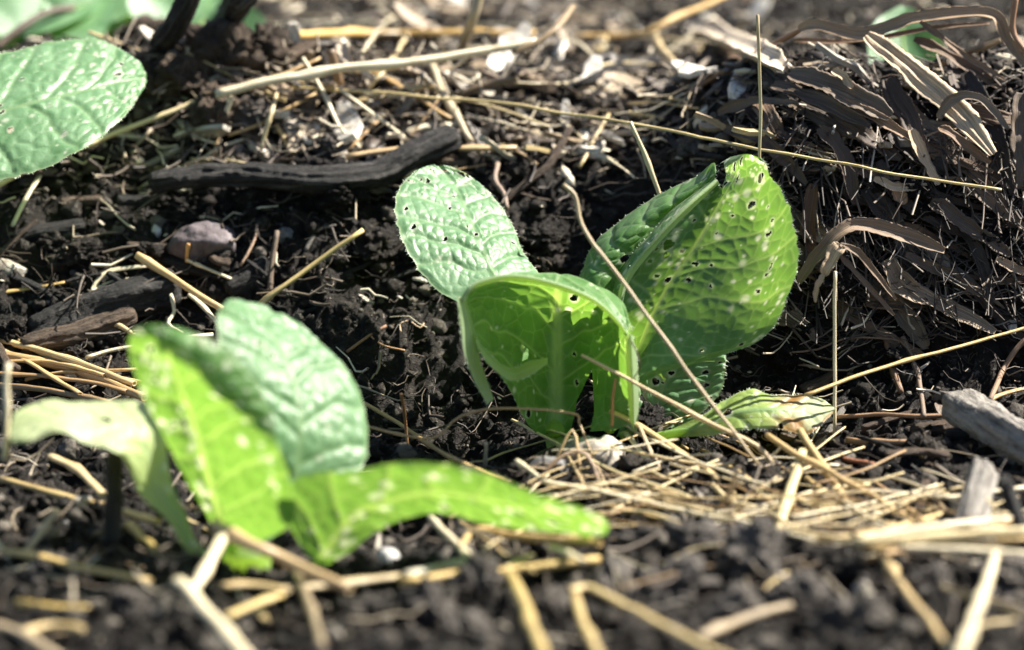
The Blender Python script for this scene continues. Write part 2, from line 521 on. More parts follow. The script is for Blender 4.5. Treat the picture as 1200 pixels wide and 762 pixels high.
# ------------------------------------------------------------------ leaves
def leaf_patch(rows, nu, nv, seed, veins=True, blister=0.05, teeth=0.05, spot_n=60, hole_n=8, hole_r=(0.05, 0.11), cuts=(), petiole=0.2, cell=0.5, side=1, rib=0.13, groove=0.75, nside=6, spot_k=1.0, extra_holes=()):
    rng = np.random.default_rng(seed)
    C = np.array([[at(*p) for p in r] for r in rows])           # R,C,3
    a = catmull(C, nu)                                          # nu,C,3
    # evaluate across with a slightly nibbled outline
    m = a.shape[1]
    v0 = np.linspace(-1, 1, nv)
    u0 = np.linspace(0, 1, nu)
    q = np.stack([u0 * 55, np.zeros(nu), np.full(nu, seed)], -1)
    tl, tr_ = 0.5 + 0.5 * fbm(q, 2, seed), 0.5 + 0.5 * fbm(q + 50, 2, seed + 3)
    U, Vv = np.meshgrid(u0, v0, indexing='ij')
    k = np.where(Vv < 0, tl[:, None], tr_[:, None])
    fadeu = sm(petiole * 0.7, petiole * 1.4, U)
    Ve = Vv * (1 - teeth * k * np.abs(Vv) ** 6 * fadeu)
    E = np.concatenate([(2 * a[:, :1] - a[:, 1:2]), a, (2 * a[:, -1:] - a[:, -2:-1])], 1)
    t = np.clip((Ve + 1) / 2 * (m - 1), 0, m - 1 - 1e-9)
    i = t.astype(int)
    f = (t - i)[..., None]
    r = np.arange(nu)[:, None]
    p0, p1, p2, p3 = E[r, i], E[r, i + 1], E[r, i + 2], E[r, i + 3]
    P = 0.5 * (2 * p1 + (-p0 + p2) * f + (2 * p0 - 5 * p1 + 4 * p2 - p3) * f ** 2 + (-p0 + 3 * p1 - 3 * p2 + p3) * f ** 3)
    mid = P[:, nv // 2]
    s = np.concatenate([[0], np.cumsum(np.linalg.norm(np.diff(mid, axis=0), axis=1))])
    S = np.broadcast_to(s[:, None], U.shape)
    dv = np.concatenate([np.zeros((nu, 1)), np.cumsum(np.linalg.norm(np.diff(P, axis=1), axis=2), axis=1)], 1)
    W = dv - dv[:, nv // 2:nv // 2 + 1]
    Nn = np.cross(np.gradient(P, axis=0), np.gradient(P, axis=1))
    Nn /= np.linalg.norm(Nn, axis=2)[..., None] + 1e-9
    if (Nn * (CAM - P)).sum() < 0: Nn = -Nn
    Nn = Nn * side
    L = s[-1]
    rw = 0.75 * rib * (1 - U) ** 0.9 + 0.02
    vein = np.exp(-(W / rw) ** 4)
    d2 = np.full(U.shape, 9.0)
    if veins:
        ks = nside
        for sd in (-1, 1):
            for kk in range(ks):
                s0 = L * (petiole + (0.95 - petiole) * (kk + 0.25 * sd + rng.uniform(-.2, .2)) / ks)
                w = W * sd
                wob = 0.06 * fbm(np.stack([W * 1.5, S * 0 + kk, S * 0 + seed], -1), 2, seed)
                d = np.abs(S - s0 - 0.85 * w + 0.10 * w * w + 2.8 * wob) * 0.8
                d = np.where(w > -0.01, d, 9)
                d2 = np.minimum(d2, d)
        vein = np.maximum(vein, 0.85 * np.exp(-(d2 / 0.038) ** 2))
        # small net of veins
        pts = []
        wl, wr = W.min(), W.max()
        for ss in np.arange(0, L + cell, cell):
            for ww in np.arange(wl, wr + cell, cell):
                pts.append((ss + rng.uniform(-.42, .42) * cell, ww + rng.uniform(-.42, .42) * cell))
        pts = np.array(pts)
        f1 = np.full(U.shape, 99.0); f2 = f1.copy()
        for ps, pw in pts:
            d = np.hypot(S - ps, W - pw)
            f2 = np.minimum(f2, np.maximum(f1, d)); f1 = np.minimum(f1, d)
        e = f2 - f1
        vein = np.maximum(vein, 0.45 * np.exp(-(e / 0.035) ** 2))
        pillow = np.clip(e / 0.24, 0, 1) ** 0.6 * (0.7 + 0.5 * fbm(np.stack([S * 1.1, W * 1.1, S * 0 + seed], -1), 2, seed + 4)) + groove * np.clip(d2 / 0.22, 0, 1) ** 0.7
        pillow = pillow * np.clip(d2 / 0.12, 0.0, 1) * np.clip(np.abs(W) / 0.15, 0.0, 1)
        P = P + Nn * (blister * pillow * fadeu * sm(0, 0.12, 1 - np.abs(Vv)))[..., None]
        wav = 0.10 * fbm(np.stack([S * 0.8, W * 0.8, S * 0 + seed], -1), 2, seed + 9) * np.abs(Vv)
        P = P + Nn * (wav * fadeu)[..., None]
    P = P + Nn * side * (0.55 * rw * np.exp(-(W / (rw * 0.9)) ** 2))[..., None]
    spot = np.zeros(U.shape)
    keep = np.ones((nu - 1, nv - 1), bool)
    Sc = 0.25 * (S[:-1, :-1] + S[1:, :-1] + S[:-1, 1:] + S[1:, 1:])
    Wc = 0.25 * (W[:-1, :-1] + W[1:, :-1] + W[:-1, 1:] + W[1:, 1:])
    for kk in range(spot_n):
        if kk % 5 < 3 or kk == 0: ui, vi = rng.uniform(petiole * 1.2, 0.97), rng.uniform(-0.96, 0.96)
        else: ui, vi = np.clip(ui + rng.normal(0, .03), petiole, .98), np.clip(vi + rng.normal(0, .07), -.97, .97)
        iu, iv = int(ui * (nu - 1)), int((vi + 1) / 2 * (nv - 1))
        r0 = spot_k * (0.028 + 0.085 * rng.random() ** 1.8)
        d = np.hypot((S - S[iu, iv]) * rng.uniform(.8, 1.2), (W - W[iu, iv]) * rng.uniform(.8, 1.2))
        spot = np.maximum(spot, rng.uniform(.6, 1) * np.exp(-(d / r0) ** 4))
    hl = [(rng.uniform(petiole * 1.3, 0.95), rng.uniform(-0.93, 0.93), hole_r[0] * (1.6 * hole_r[1] / hole_r[0]) ** (rng.random() ** 1.6)) for _ in range(hole_n)] + list(extra_holes)
    for ui, vi, r0 in hl:
        iu, iv = int(ui * (nu - 1)), int((vi + 1) / 2 * (nv - 1))
        c0, c1 = S[iu, iv], W[iu, iv]
        an = np.arctan2(Wc - c1, Sc - c0)
        sx = rng.uniform(.7, 1.3)
        lim = r0 * (1 + 0.22 * np.sin(an * 2 + ui * 9) + 0.15 * np.sin(an * 3 + vi * 7))
        keep &= ~(np.hypot((Sc - c0) * sx, Wc - c1) < lim)
        d = np.hypot((S - c0) * sx, W - c1)
        spot = np.maximum(spot, 0.6 * np.exp(-((d - r0 * 1.1) / 0.045) ** 2))
    edge = np.exp(-((1 - np.abs(Vv)) * np.abs(dv[:, -1:] / 2 + 1e-6) / 0.06) ** 2) * fadeu
    if cuts:
        Pc = 0.25 * (P[:-1, :-1] + P[1:, :-1] + P[:-1, 1:] + P[1:, 1:])
        rel = Pc - CAM
        dep = rel @ FWD
        X = rel @ RIGHT / dep / WIDE * 1200 + 600
        Y = -(rel @ UP) / dep / WIDE * 1200 + 381
        for poly in cuts:
            ins = np.zeros(X.shape, bool)
            for (x1, y1), (x2, y2) in zip(poly, poly[1:] + poly[:1]):
                cr = ((y1 > Y) != (y2 > Y)) & (X < (x2 - x1) * (Y - y1) / ((y2 - y1) if y2 != y1 else 1e-9) + x1)
                ins ^= cr
            keep &= ~ins
    F = grid_faces(nu, nv).reshape(nu - 1, nv - 1, 4)[keep]
    # ribs and edge hairs
    return dict(P=P, F=F, N=Nn, S=S, W=W, vein=vein, spot=spot, edge=edge, U=U, V=Vv, mid=mid, L=L)

def hairs_along(curve, normals, outward, rng, step=0.05, ln=(0.05, 0.13), wd=0.011):
    V, F = [], []
    acc = 0
    for k in range(1, len(curve)):
        seg = np.linalg.norm(curve[k] - curve[k - 1])
        acc += seg
        while acc > step:
            acc -= step
            if rng.random() < 0.35: continue
            p = curve[k] + (curve[k - 1] - curve[k]) * rng.random()
            d = outward[k] + rng.normal(0, 0.45, 3) + normals[k] * rng.uniform(-.4, .6)
            d /= np.linalg.norm(d)
            l = rng.uniform(*ln)
            t = np.cross(d, rng.normal(0, 1, 3)); t /= np.linalg.norm(t)
            b = np.cross(d, t)
            i = len(V)
            V += [p + t * wd, p - t * wd * .5 + b * wd * .87, p - t * wd * .5 - b * wd * .87, p + d * l]
            F += [(i, i + 1, i + 3), (i + 1, i + 2, i + 3), (i + 2, i, i + 3)]
    return V, F

def add_leaf(plant, base, rows, seed, mat='leaf', nu=200, nv=150, label=None, rib=0.13, patches=(), hair=True, age_sun_fn=None, **kw):
    main = leaf_patch(rows, nu, nv, seed, rib=rib, **kw)
    packs = [main]
    for k, pr in enumerate(patches):
        packs.append(leaf_patch(pr, 70, 40, seed + 31 + k, veins=False, spot_n=5, hole_n=0, petiole=0.0, teeth=0.12))
    V, F, off = [], [], 0
    at_ = {'vein': [], 'spot': [], 'edge': []}
    if age_sun_fn: at_.update(age=[], brown=[])
    for p in packs:
        V.append(p['P'].reshape(-1, 3)); F.append(p['F'].reshape(-1, 4) + off); off += p['P'].shape[0] * p['P'].shape[1]
        for k in ('vein', 'spot', 'edge'): at_[k].append(p[k].ravel() if p is main else np.full(p[k].size, {'vein': 0.8, 'spot': 0.2, 'edge': 0.0}[k]))  # folded margins: flat pale tone painted in to look sunlit
        if age_sun_fn:
            a, b = age_sun_fn(p['U'], p['V'], p)
            at_['age'].append(a.ravel()); at_['brown'].append(b.ravel())
    V, F = np.concatenate(V) - base, np.concatenate(F)
    A_ = {k: np.concatenate(a) for k, a in at_.items()}
    Wm = np.concatenate([p['W'].ravel() if p is main else np.full(p['W'].size, 9.0) for p in packs])
    Um = np.concatenate([p['U'].ravel() for p in packs])
    isrib = np.abs(Wm[F].mean(1)) < (0.75 * rib * (1 - Um[F].mean(1)) ** 0.9 + 0.02) * 0.9
    def sub(name, Fs, parent):
        idx, inv = np.unique(Fs, return_inverse=True)
        return link(name, make_mesh(name, V[idx], inv.reshape(-1, 4), M[mat], attrs={k: a[idx] for k, a in A_.items()}), parent=parent)
    o = sub('leaf', F[~isrib], plant)
    if label: o['label'] = label
    sub('midrib', F[isrib], o)
    n = max(6, int(nu * kw.get('petiole', 0.2) * 1.15))
    path = catmull(main['P'][:n:3, nv // 2] - main['N'][:n:3, nv // 2] * rib * 0.35 - base, 30)
    t = np.linspace(0, 1, len(path))
    rv, rf, ruv = tube_arrays(path, rib * (0.9 - 0.75 * t ** 1.5), 10, seed=seed)
    link('petiole', make_mesh('petiole', rv, rf, M['rib']), parent=o)
    if hair:
        rng = np.random.default_rng(seed + 77)
        HV, HF = [], []
        for p in packs:
            for j, jn in ((0, 3), (-1, -4)):
                k0 = int(p['P'].shape[0] * kw.get('petiole', 0.2)) if p is main else 0
                cu, inn = p['P'][k0:, j] - base, p['P'][k0:, jn] - base
                ow = cu - inn
                ow /= np.linalg.norm(ow, axis=1)[:, None] + 1e-9
                v, f = hairs_along(cu, p['N'][k0:, j], ow, rng)
                HF += [tuple(np.array(q) + len(HV)) for q in f]; HV += v
        if HV:
            hm = make_mesh('leaf_hairs', np.array(HV), HF, M['hair'], smooth=False)
            tag(link('leaf_hairs', hm, parent=o), kind='stuff')
    return o

def narrow(px, py, Y, n, w=4):
    return [(px + w * (k / (n - 1) - 0.5), py, Y) for k in range(n)]

# ---- the middle seedling
base = at(668, 512, 0.0)
base[2] = macro(base[0], base[1]) - 0.2
plant = empty('seedling', base)
tag(plant, 'sharp leafy cabbage seedling with hooded front leaf, standing in the middle of the soil', 'seedling', 'leafy seedlings')
stem_v, stem_f, stem_uv = tube_arrays(catmull(np.array([base + [0, 0, -1.0], base + [0, 0, 0.2], base + [0.0, 0.1, 0.75]]), 12) - base, np.linspace(0.55, 0.75, 12), 12, rough=0.1)
link('stem', make_mesh('stem', stem_v, stem_f, M['rib']), parent=plant)

add_leaf(plant, base, [
    narrow(645, 500, 0.5, 3, 12), [(592, 385, 1.5), (602, 380, 1.7), (610, 376, 1.9)],
    [(540, 356, 1.7), (584, 335, 2.4), (642, 338, 3.2)], [(508, 338, 1.9), (572, 310, 3.1), (633, 322, 3.9)],
    [(480, 303, 2.5), (558, 278, 4.0), (613, 293, 4.7)], [(463, 260, 3.6), (545, 247, 5.2), (598, 258, 5.7)],
    [(464, 226, 5.0), (533, 221, 6.3), (573, 226, 6.6)], [(483, 203, 6.3), (522, 206, 6.9), (551, 206, 7.1)],
    [(500, 197, 6.9), (513, 195, 7.1), (528, 197, 7.2)]], 3, label='pale bumpy leaf lying back to the left', blister=0.055, cell=0.34, groove=1.0, nside=7,
    spot_n=60, hole_n=30, hole_r=(0.02, 0.055), petiole=0.32, extra_holes=[(0.93, 0.15, 0.06), (0.8, -0.5, 0.08)])

add_leaf(plant, base, [
    [(628, 508, -.3), (636, 509, 0), (643, 510, .2), (650, 510, .3), (657, 510, .2), (664, 509, 0), (672, 508, -.3)],
    [(612, 488, -.6), (625, 487, 0), (638, 486, .5), (650, 485, .7), (668, 486, .5), (698, 488, -.2), (740, 497, -1.2)],
    [(585, 440, -1.2), (600, 436, -.3), (625, 432, .7), (651, 430, 1.2), (685, 432, .8), (718, 438, -.2), (743, 452, -1.5)],
    [(549, 403, -2.0), (575, 390, -.4), (615, 385, 1.0), (652, 382, 1.6), (690, 388, 1.1), (722, 398, 0), (740, 418, -1.6)],
    [(538, 370, -2.0), (562, 358, -.6), (605, 350, .9), (653, 347, 1.5), (695, 355, 1.0), (725, 368, .2), (739, 390, -1.4)],
    [(537, 350, -1.9), (556, 335, -1.0), (598, 323, .0), (655, 320, .3), (700, 332, .1), (728, 355, -.5), (738, 382, -1.6)],
    [(541, 348, -2.1), (560, 333, -1.8), (600, 325, -1.6), (650, 334, -1.7), (695, 352, -1.8), (722, 375, -1.9), (735, 393, -2.0)]],
    14, mat='leaf_green', label='hooded leaf cupped towards the front, bright where the sun comes through', nu=200, nv=200, blister=0.05, cell=0.6, spot_n=45, hole_n=8, petiole=0.14,
    cuts=[[(668, 512), (676, 470), (694, 432), (700, 438), (698, 475), (690, 512)]], rib=0.42,
    patches=[
        [[(536, 350, -2.7), (540, 348, -2.2), (546, 349, -1.6)], [(539, 385, -3.0), (548, 386, -2.4), (559, 393, -1.5)],
         [(544, 415, -3.1), (553, 418, -2.4), (564, 424, -1.6)], [(555, 446, -3.1), (561, 444, -2.5), (570, 442, -1.9)], [(571, 474, -2.6), (575, 471, -2.5), (579, 468, -2.3)]],
        [[(552, 386, -1.6), (556, 396, -2.3), (560, 408, -2.9)], [(571, 412, -1.5), (571, 419, -2.3), (572, 427, -3.0)], [(598, 431, -1.2), (598, 438, -1.9), (598, 446, -2.7)],
         [(620, 423, -.8), (621, 431, -1.5), (622, 440, -2.3)], [(642, 419, -.9), (642, 422, -1.1), (642, 426, -1.4)]],
        [[(x, y + 4, Y + .05), (x, y - 1, Y - .35), (x, y - 4, Y + .15)] for x, y, Y in [(542, 352, -2.1), (550, 340, -2.0), (563, 332, -1.85), (600, 325, -1.65), (650, 334, -1.75), (695, 352, -1.85), (722, 375, -1.95), (736, 394, -2.0)]],
        [[(731, 390, -2.0), (737, 390, -2.3), (742, 394, -1.8)], [(733, 415, -1.8), (739, 418, -2.2), (747, 420, -1.5)], [(735, 455, -1.7), (741, 456, -2.1), (749, 458, -1.4)], [(737, 485, -1.5), (742, 485, -1.8), (749, 486, -1.2)], [(740, 505, -1.3), (743, 505, -1.5), (747, 505, -1.1)]]])

add_leaf(plant, base, [[(x, y, Y - 1.1 + (2.2, 2.2, 1.2, 0.1, -0.25, -0.35)[j]) for j, (x, y, Y) in enumerate(r)] for r in [
    narrow(714, 505, 1.0, 6, 16), [(712, 452, 1.2), (722, 452, .6), (730, 450, .7), (738, 448, .8), (746, 447, .8), (756, 447, .7)],
    [(711, 403, 1.3), (718, 405, .6), (740, 410, 1.2), (762, 408, 1.5), (800, 423, 1.5), (842, 419, 1.2)],
    [(713, 362, 1.3), (721, 365, .5), (752, 370, 1.4), (785, 372, 2.0), (850, 404, 1.8), (898, 394, 1.3)],
    [(722, 322, 1.4), (731, 325, .6), (770, 328, 1.8), (812, 330, 2.4), (875, 362, 2.2), (921, 357, 1.6)],
    [(755, 279, 1.9), (765, 283, 1.0), (798, 288, 2.1), (832, 298, 2.7), (890, 318, 2.5), (938, 306, 1.9)],
    [(791, 241, 2.5), (800, 246, 1.6), (823, 252, 2.5), (848, 262, 3.0), (892, 275, 2.9), (932, 262, 2.4)],
    [(832, 209, 3.2), (838, 213, 2.4), (846, 222, 2.9), (858, 232, 3.2), (888, 240, 3.2), (918, 226, 2.9)],
    [(843, 203, 3.5), (846, 202, 3.0), (856, 204, 3.2), (870, 208, 3.4), (888, 208, 3.4), (903, 206, 3.2)],
    [(846, 193, 3.6), (849, 191, 3.2), (859, 190, 3.3), (872, 191, 3.5), (888, 191, 3.5), (900, 194, 3.3)],
    [(855, 186, 3.8), (858, 184, 3.5), (866, 182, 3.5), (875, 181, 3.5), (884, 182, 3.5), (893, 187, 3.5)]]],
    25, mat='leaf_green', label='tall upright leaf on the right, peppered with pale spots and small holes', nu=240, nv=200, blister=0.024, cell=0.36, groove=0.10, nside=5, cuts=[[(832, 196), (848, 190), (851, 206), (846, 220), (838, 216)]],
    patches=[[[(837, 214, 3.20), (840, 212, 3.00), (844, 216, 3.40)], [(799, 246, 2.40), (803, 244, 2.10), (809, 249, 2.70)], [(764, 283, 1.80), (768, 281, 1.50), (774, 286, 2.20)], [(731, 324, 1.40), (735, 323, 1.10), (740, 328, 1.80)], [(721, 364, 1.30), (725, 363, 1.10), (729, 365, 1.60)], [(718, 402, 1.40), (720, 402, 1.20), (722, 403, 1.50)]]], spot_n=230, hole_n=40, hole_r=(0.025, 0.07), petiole=0.2, rib=0.2,
    extra_holes=[(0.5, -0.35, 0.14), (0.47, -0.28, 0.09), (0.4, -0.05, 0.1), (0.92, 0.1, 0.1), (0.6, 0.68, 0.08)])

add_leaf(plant, base, [[(x, y, Y - 0.55) for x, y, Y in r] for r in [
    narrow(704, 500, 1.2, 5, 14), [(692, 420, 2.4), (702, 420, 1.8), (715, 420, 2), (730, 420, 2), (742, 420, 2)],
    [(674, 345, 3.6), (692, 342, 2.4), (722, 338, 2.8), (745, 340, 2.8), (765, 342, 2.6)],
    [(681, 314, 4.0), (702, 312, 2.9), (742, 303, 3.3), (768, 303, 3.3), (790, 303, 3.1)],
    [(698, 285, 4.4), (722, 285, 3.3), (762, 275, 3.7), (785, 272, 3.7), (808, 268, 3.6)],
    [(735, 250, 5.0), (757, 256, 3.9), (785, 248, 4.1), (806, 243, 4.2), (826, 240, 4.1)],
    [(780, 223, 5.4), (795, 232, 4.3), (812, 226, 4.4), (825, 221, 4.5), (836, 216, 4.5)],
    [(813, 207, 5.4), (822, 211, 4.7), (829, 207, 4.6), (834, 204, 4.6), (839, 202, 4.6)],
    [(833, 193, 5.0), (835, 192, 4.9), (836, 191, 4.8), (837, 191, 4.8), (838, 191, 4.8)]]],
    36, mat='leaf_green', label='rear leaf with its pale fuzzy edge rolled back', blister=0.05, spot_n=30, hole_n=6, petiole=0.25, rib=0.16)

add_leaf(plant, base, [
    narrow(728, 512, .2, 5, 12), [(735, 482, .6), (745, 487, .7), (757, 492, .8), (775, 500, .6), (790, 508, .3)],
    [(745, 430, 1.0), (760, 440, 1.2), (778, 450, 1.3), (810, 466, 1.0), (838, 470, .6)],
    [(770, 402, 1.4), (785, 410, 1.5), (803, 420, 1.6), (830, 435, 1.5), (851, 440, 1.2)],
    [(810, 395, 1.8), (820, 398, 1.8), (832, 402, 1.8), (842, 408, 1.8), (851, 418, 1.7)]],
    47, label='low dark green leaf in the shade of the tall one', blister=0.06, cell=0.4, spot_n=12, hole_n=14, petiole=0.18, rib=0.14, hole_r=(.04, .07))

def aged(U, V, p):
    a = sm(0.5, 0.72, U)
    n = fbm(np.stack([p['S'] * 1.6, p['W'] * 1.6, p['S'] * 0], -1), 3, 5)
    b = np.exp(-((U - 0.60 - 0.12 * V * V - 0.06 * n) / 0.09) ** 2) * sm(0.15, 0.6, np.abs(V) + 0.3 * n)
    b = np.maximum(b, sm(0.70, 0.9, np.abs(V) + 0.25 * n) * sm(0.5, 0.6, U) * 0.9 * (V > 0))
    return a, np.clip(b, 0, 1)
add_leaf(plant, base, [
    narrow(770, 513, -.3, 3, 8), [(821, 487, -.3), (824, 500, -.6), (828, 511, -.8)], [(845, 470, .1), (852, 488, -.5), (858, 506, -1.0)],
    [(880, 455, .5), (880, 482, -.5), (882, 503, -1.0)], [(905, 461, .4), (910, 481, -.4), (912, 502, -1.1)],
    [(940, 462, .6), (941, 482, -.2), (940, 508, -1.3)], [(962, 467, .6), (962, 482, -.1), (955, 503, -1.2)], [(977, 477, .2), (978, 480, 0), (976, 484, -.3)]],
    58, mat='leaf_old_or_sunlit', label='low yellowing leaf with browned patches reaching right', blister=0.03, spot_n=10, hole_n=3, petiole=0.12, rib=0.2, age_sun_fn=aged)

# ---- the blurred seedling in front
base = at(290, 655, -12.0)
base[2] = macro(base[0], base[1]) - 0.2
plant = empty('seedling', base)
tag(plant, 'blurred bright green seedling in the left foreground with a leaf stretching right', 'seedling', 'leafy seedlings')
link('stem', make_mesh('stem', *tube_arrays(catmull(np.array([[0, 0, -1.0], [0, 0, 0.2], [0.0, 0.1, 0.9]]), 12), np.linspace(0.5, 0.7, 12), 12, rough=0.1)[:2], M['rib']), parent=plant)
def shift(rows, f): return [[(x, y, f(i, j)) for j, (x, y) in enumerate(r)] for i, r in enumerate(rows)]
add_leaf(plant, base, [
    narrow(272, 645, -12.2, 5, 12),
    [(240, 602, -12.3), (248, 602, -12.4), (256, 598, -12.4), (300, 612, -12.9), (345, 612, -13.3)],
    [(215, 557, -12.4), (228, 552, -12.5), (242, 546, -12.6), (295, 560, -13.3), (343, 560, -13.8)],
    [(190, 510, -12.5), (210, 505, -12.7), (228, 496, -12.8), (280, 505, -13.6), (326, 516, -14.0)],
    [(168, 465, -12.7), (190, 460, -12.9), (212, 455, -13.1), (272, 470, -13.9), (318, 478, -13.7)],
    [(155, 425, -12.8), (175, 421, -13.0), (198, 417, -13.3), (250, 440, -13.9), (293, 437, -13.5)],
    [(151, 400, -12.8), (168, 396, -13.1), (190, 394, -13.4), (228, 412, -13.8), (260, 405, -13.4)],
    [(158, 385, -12.9), (170, 382, -13.0), (182, 381, -13.1), (195, 384, -13.2), (208, 389, -13.1)]],
    101, mat='leaf_green', label='upright front leaf with pale spots', nu=160, nv=130, spot_n=85, spot_k=1.25, hole_n=6, petiole=0.12, rib=0.16, hair=False)
add_leaf(plant, base, [
    narrow(296, 645, -11.5, 5, 12),
    [(290, 585, -11.4), (310, 585, -11.1), (335, 585, -10.7), (365, 580, -10.4), (395, 570, -10.2)],
    [(280, 520, -11.0), (315, 516, -10.5), (350, 516, -10.0), (395, 526, -9.5), (430, 542, -9.2)],
    [(270, 460, -10.3), (308, 456, -9.7), (345, 455, -9.0), (392, 466, -8.4), (431, 490, -8.0)],
    [(260, 412, -9.6), (293, 406, -8.9), (325, 406, -8.0), (368, 416, -7.4), (410, 438, -7.0)],
    [(252, 382, -9.0), (278, 379, -8.3), (305, 379, -7.3), (338, 386, -6.7), (375, 401, -6.4)],
    [(257, 363, -8.5), (270, 358, -7.9), (288, 359, -6.9), (312, 365, -6.4), (338, 377, -6.1)],
    [(264, 354, -8.0), (268, 353, -7.6), (274, 354, -7.0), (282, 356, -6.6), (292, 360, -6.3)]],
    112, mat='leaf_front', label='broad rear leaf whose pale upper face catches the sun', nu=130, nv=110, spot_n=30, hole_n=5, petiole=0.15, rib=0.15, hair=False, blister=0.06)
add_leaf(plant, base, shift([
    [(362, 655), (372, 658), (384, 663)], [(336, 608), (388, 636), (418, 644)], [(345, 561), (415, 602), (447, 622)], [(410, 551), (452, 586), (482, 606)],
    [(470, 542), (500, 576), (526, 605)], [(540, 547), (560, 582), (580, 617)], [(610, 571), (625, 597), (640, 623)], [(675, 592), (683, 609), (690, 627)], [(710, 608), (714, 616), (710, 624)]],
    lambda i, j: -12.6 - 0.1 * i + (-0.5, -0.1, 0.6)[j]),
    123, mat='leaf_green', label='long sunlit leaf stretching low to the right', nu=190, nv=90, spot_n=80, spot_k=1.25, hole_n=4, petiole=0.05, rib=0.18, hair=False, blister=0.04)
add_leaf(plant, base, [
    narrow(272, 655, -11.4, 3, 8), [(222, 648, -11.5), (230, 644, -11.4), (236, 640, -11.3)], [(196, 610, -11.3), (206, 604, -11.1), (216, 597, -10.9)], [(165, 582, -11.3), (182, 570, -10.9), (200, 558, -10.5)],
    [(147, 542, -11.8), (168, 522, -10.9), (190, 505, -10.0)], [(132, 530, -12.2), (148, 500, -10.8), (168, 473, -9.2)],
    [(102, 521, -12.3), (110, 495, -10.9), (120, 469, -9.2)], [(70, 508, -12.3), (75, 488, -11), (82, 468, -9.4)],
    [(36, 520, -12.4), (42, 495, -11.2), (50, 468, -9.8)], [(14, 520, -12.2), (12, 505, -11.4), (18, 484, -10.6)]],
    134, mat='leaf_old_or_sunlit', label='drooping left leaf arching over a dark hollow', age_sun_fn=lambda U, V, p: (np.clip(0.9 - 0.5 * np.abs(U - .75) * 3, 0, 1), U * 0), nu=130, nv=80, spot_n=10, hole_n=2, petiole=0.1, rib=0.14, hair=False)  # paleness peaking along the arch is sunlight painted into the colour

# ---- the seedling reaching in from the left edge
base = at(-150, 300, 7.0)
base[2] = macro(base[0], base[1]) - 0.2
plant = empty('seedling', base)
tag(plant, 'grey-green seedling leaf reaching in over the soil at the upper left edge', 'seedling', 'leafy seedlings')
add_leaf(plant, base, [
    narrow(-150, 330, 5.5, 3, 6), [(-143, 215, 5.2), (-139, 218, 5.1), (-135, 222, 5.0)], [(-95, 118, 7.4), (-85, 165, 5.6), (-78, 216, 4.2)], [(-30, 70, 9.0), (-25, 140, 6.4), (-20, 213, 4.2)],
    [(30, 54, 10.2), (35, 122, 7.2), (40, 203, 4.6)], [(90, 45, 11.0), (95, 108, 8.2), (100, 176, 5.6)], [(135, 53, 11.2), (138, 98, 9.2), (140, 143, 7.2)],
    [(160, 70, 10.8), (160, 93, 9.8), (160, 118, 8.7)], [(169, 84, 10.6), (171, 92, 10.2), (169, 102, 9.8)]],
    145, label='oval grey-green leaf with fine veins and tiny holes', nu=170, nv=140, blister=0.06, spot_n=110, hole_n=22, petiole=0.25, rib=0.14, hole_r=(.025, .06))

# ---- far blurred plants behind
def far_plant(name, label, leaves, seed, group='blurred plants at the back', size=2.6):
    b = np.mean([at(*l[0]) for l in leaves], axis=0)
    b[2] = macro(b[0], b[1]) - 0.2
    p = empty(name, b)
    tag(p, label, 'plant', group)
    for k, pts in enumerate(leaves):
        P = np.array([at(*q[:3]) for q in pts])
        P = catmull(P, 9)
        wid = size * np.sin(np.linspace(0.12, np.pi * 0.97, 9)) ** 0.8
        rows = []
        nu, nv = 40, 20
        A = catmull(P, nu); w = np.interp(np.linspace(0, 1, nu), np.linspace(0, 1, 9), wid)
        T, Nr, B = frames(A)
        side = np.cross(T, np.array([0, -0.6, 0.8])); side /= np.linalg.norm(side, axis=1)[:, None]
        upv = np.cross(side, T)
        v = np.linspace(-1, 1, nv)
        G = A[:, None] + side[:, None] * (v[None] * w[:, None])[..., None] + upv[:, None] * ((np.abs(v) ** 1.5)[None] * w[:, None] * 0.3)[..., None]
        G = G + 0.15 * fbm(G * 0.8, 2, seed + k)[..., None] * upv[:, None]
        z = np.zeros(nu * nv)
        me = make_mesh('leaf', G.reshape(-1, 3) - b, grid_faces(nu, nv), M['leaf'], attrs={'vein': np.exp(-(np.broadcast_to(v[None], (nu, nv)) / 0.06) ** 2).ravel(), 'spot': z, 'edge': z})
        o = link('leaf', me, parent=p)
        t = tube_arrays(A[:36] - b, np.linspace(0.2, 0.04, 36), 6)
        link('midrib', make_mesh('midrib', t[0], t[1], M['rib']), parent=o)
    return p
far_plant('leafy_plant', 'blurred pale green leafy plant behind the soil at the top left corner', [
    [(-40, 90, 22), (10, 42, 23), (70, 15, 24), (130, 0, 25)], [(60, 60, 22.5), (110, 40, 24), (160, 22, 25), (200, -10, 26)],
    [(-60, 40, 22), (0, 12, 24), (60, -20, 26), (100, -40, 27)], [(120, 45, 24), (150, 22, 25), (190, 5, 26), (250, -10, 27)], [(-20, 70, 21.5), (10, 55, 22), (40, 40, 23), (90, 42, 24)]], 61)
far_plant('leafy_plant', 'blurred green shoot behind the dark clod, right of the black stake', [
    [(205, 75, 23), (222, 50, 24), (238, 25, 25), (248, -5, 26)], [(205, 75, 23), (205, 40, 25), (215, 20, 26), (225, 0, 27)]], 62)
far_plant('leafy_plant', 'blurred green leaves showing behind the arching dead leaf at the top right', [
    [(1090, 170, 15.5), (1070, 100, 16), (1058, 50, 17), (1062, 8, 18)], [(1090, 170, 15.5), (1120, 130, 16), (1130, 105, 17), (1142, 80, 18)], [(1090, 170, 15.5), (1100, 150, 17), (1090, 100, 18), (1082, 70, 19)]], 63, size=1.3)

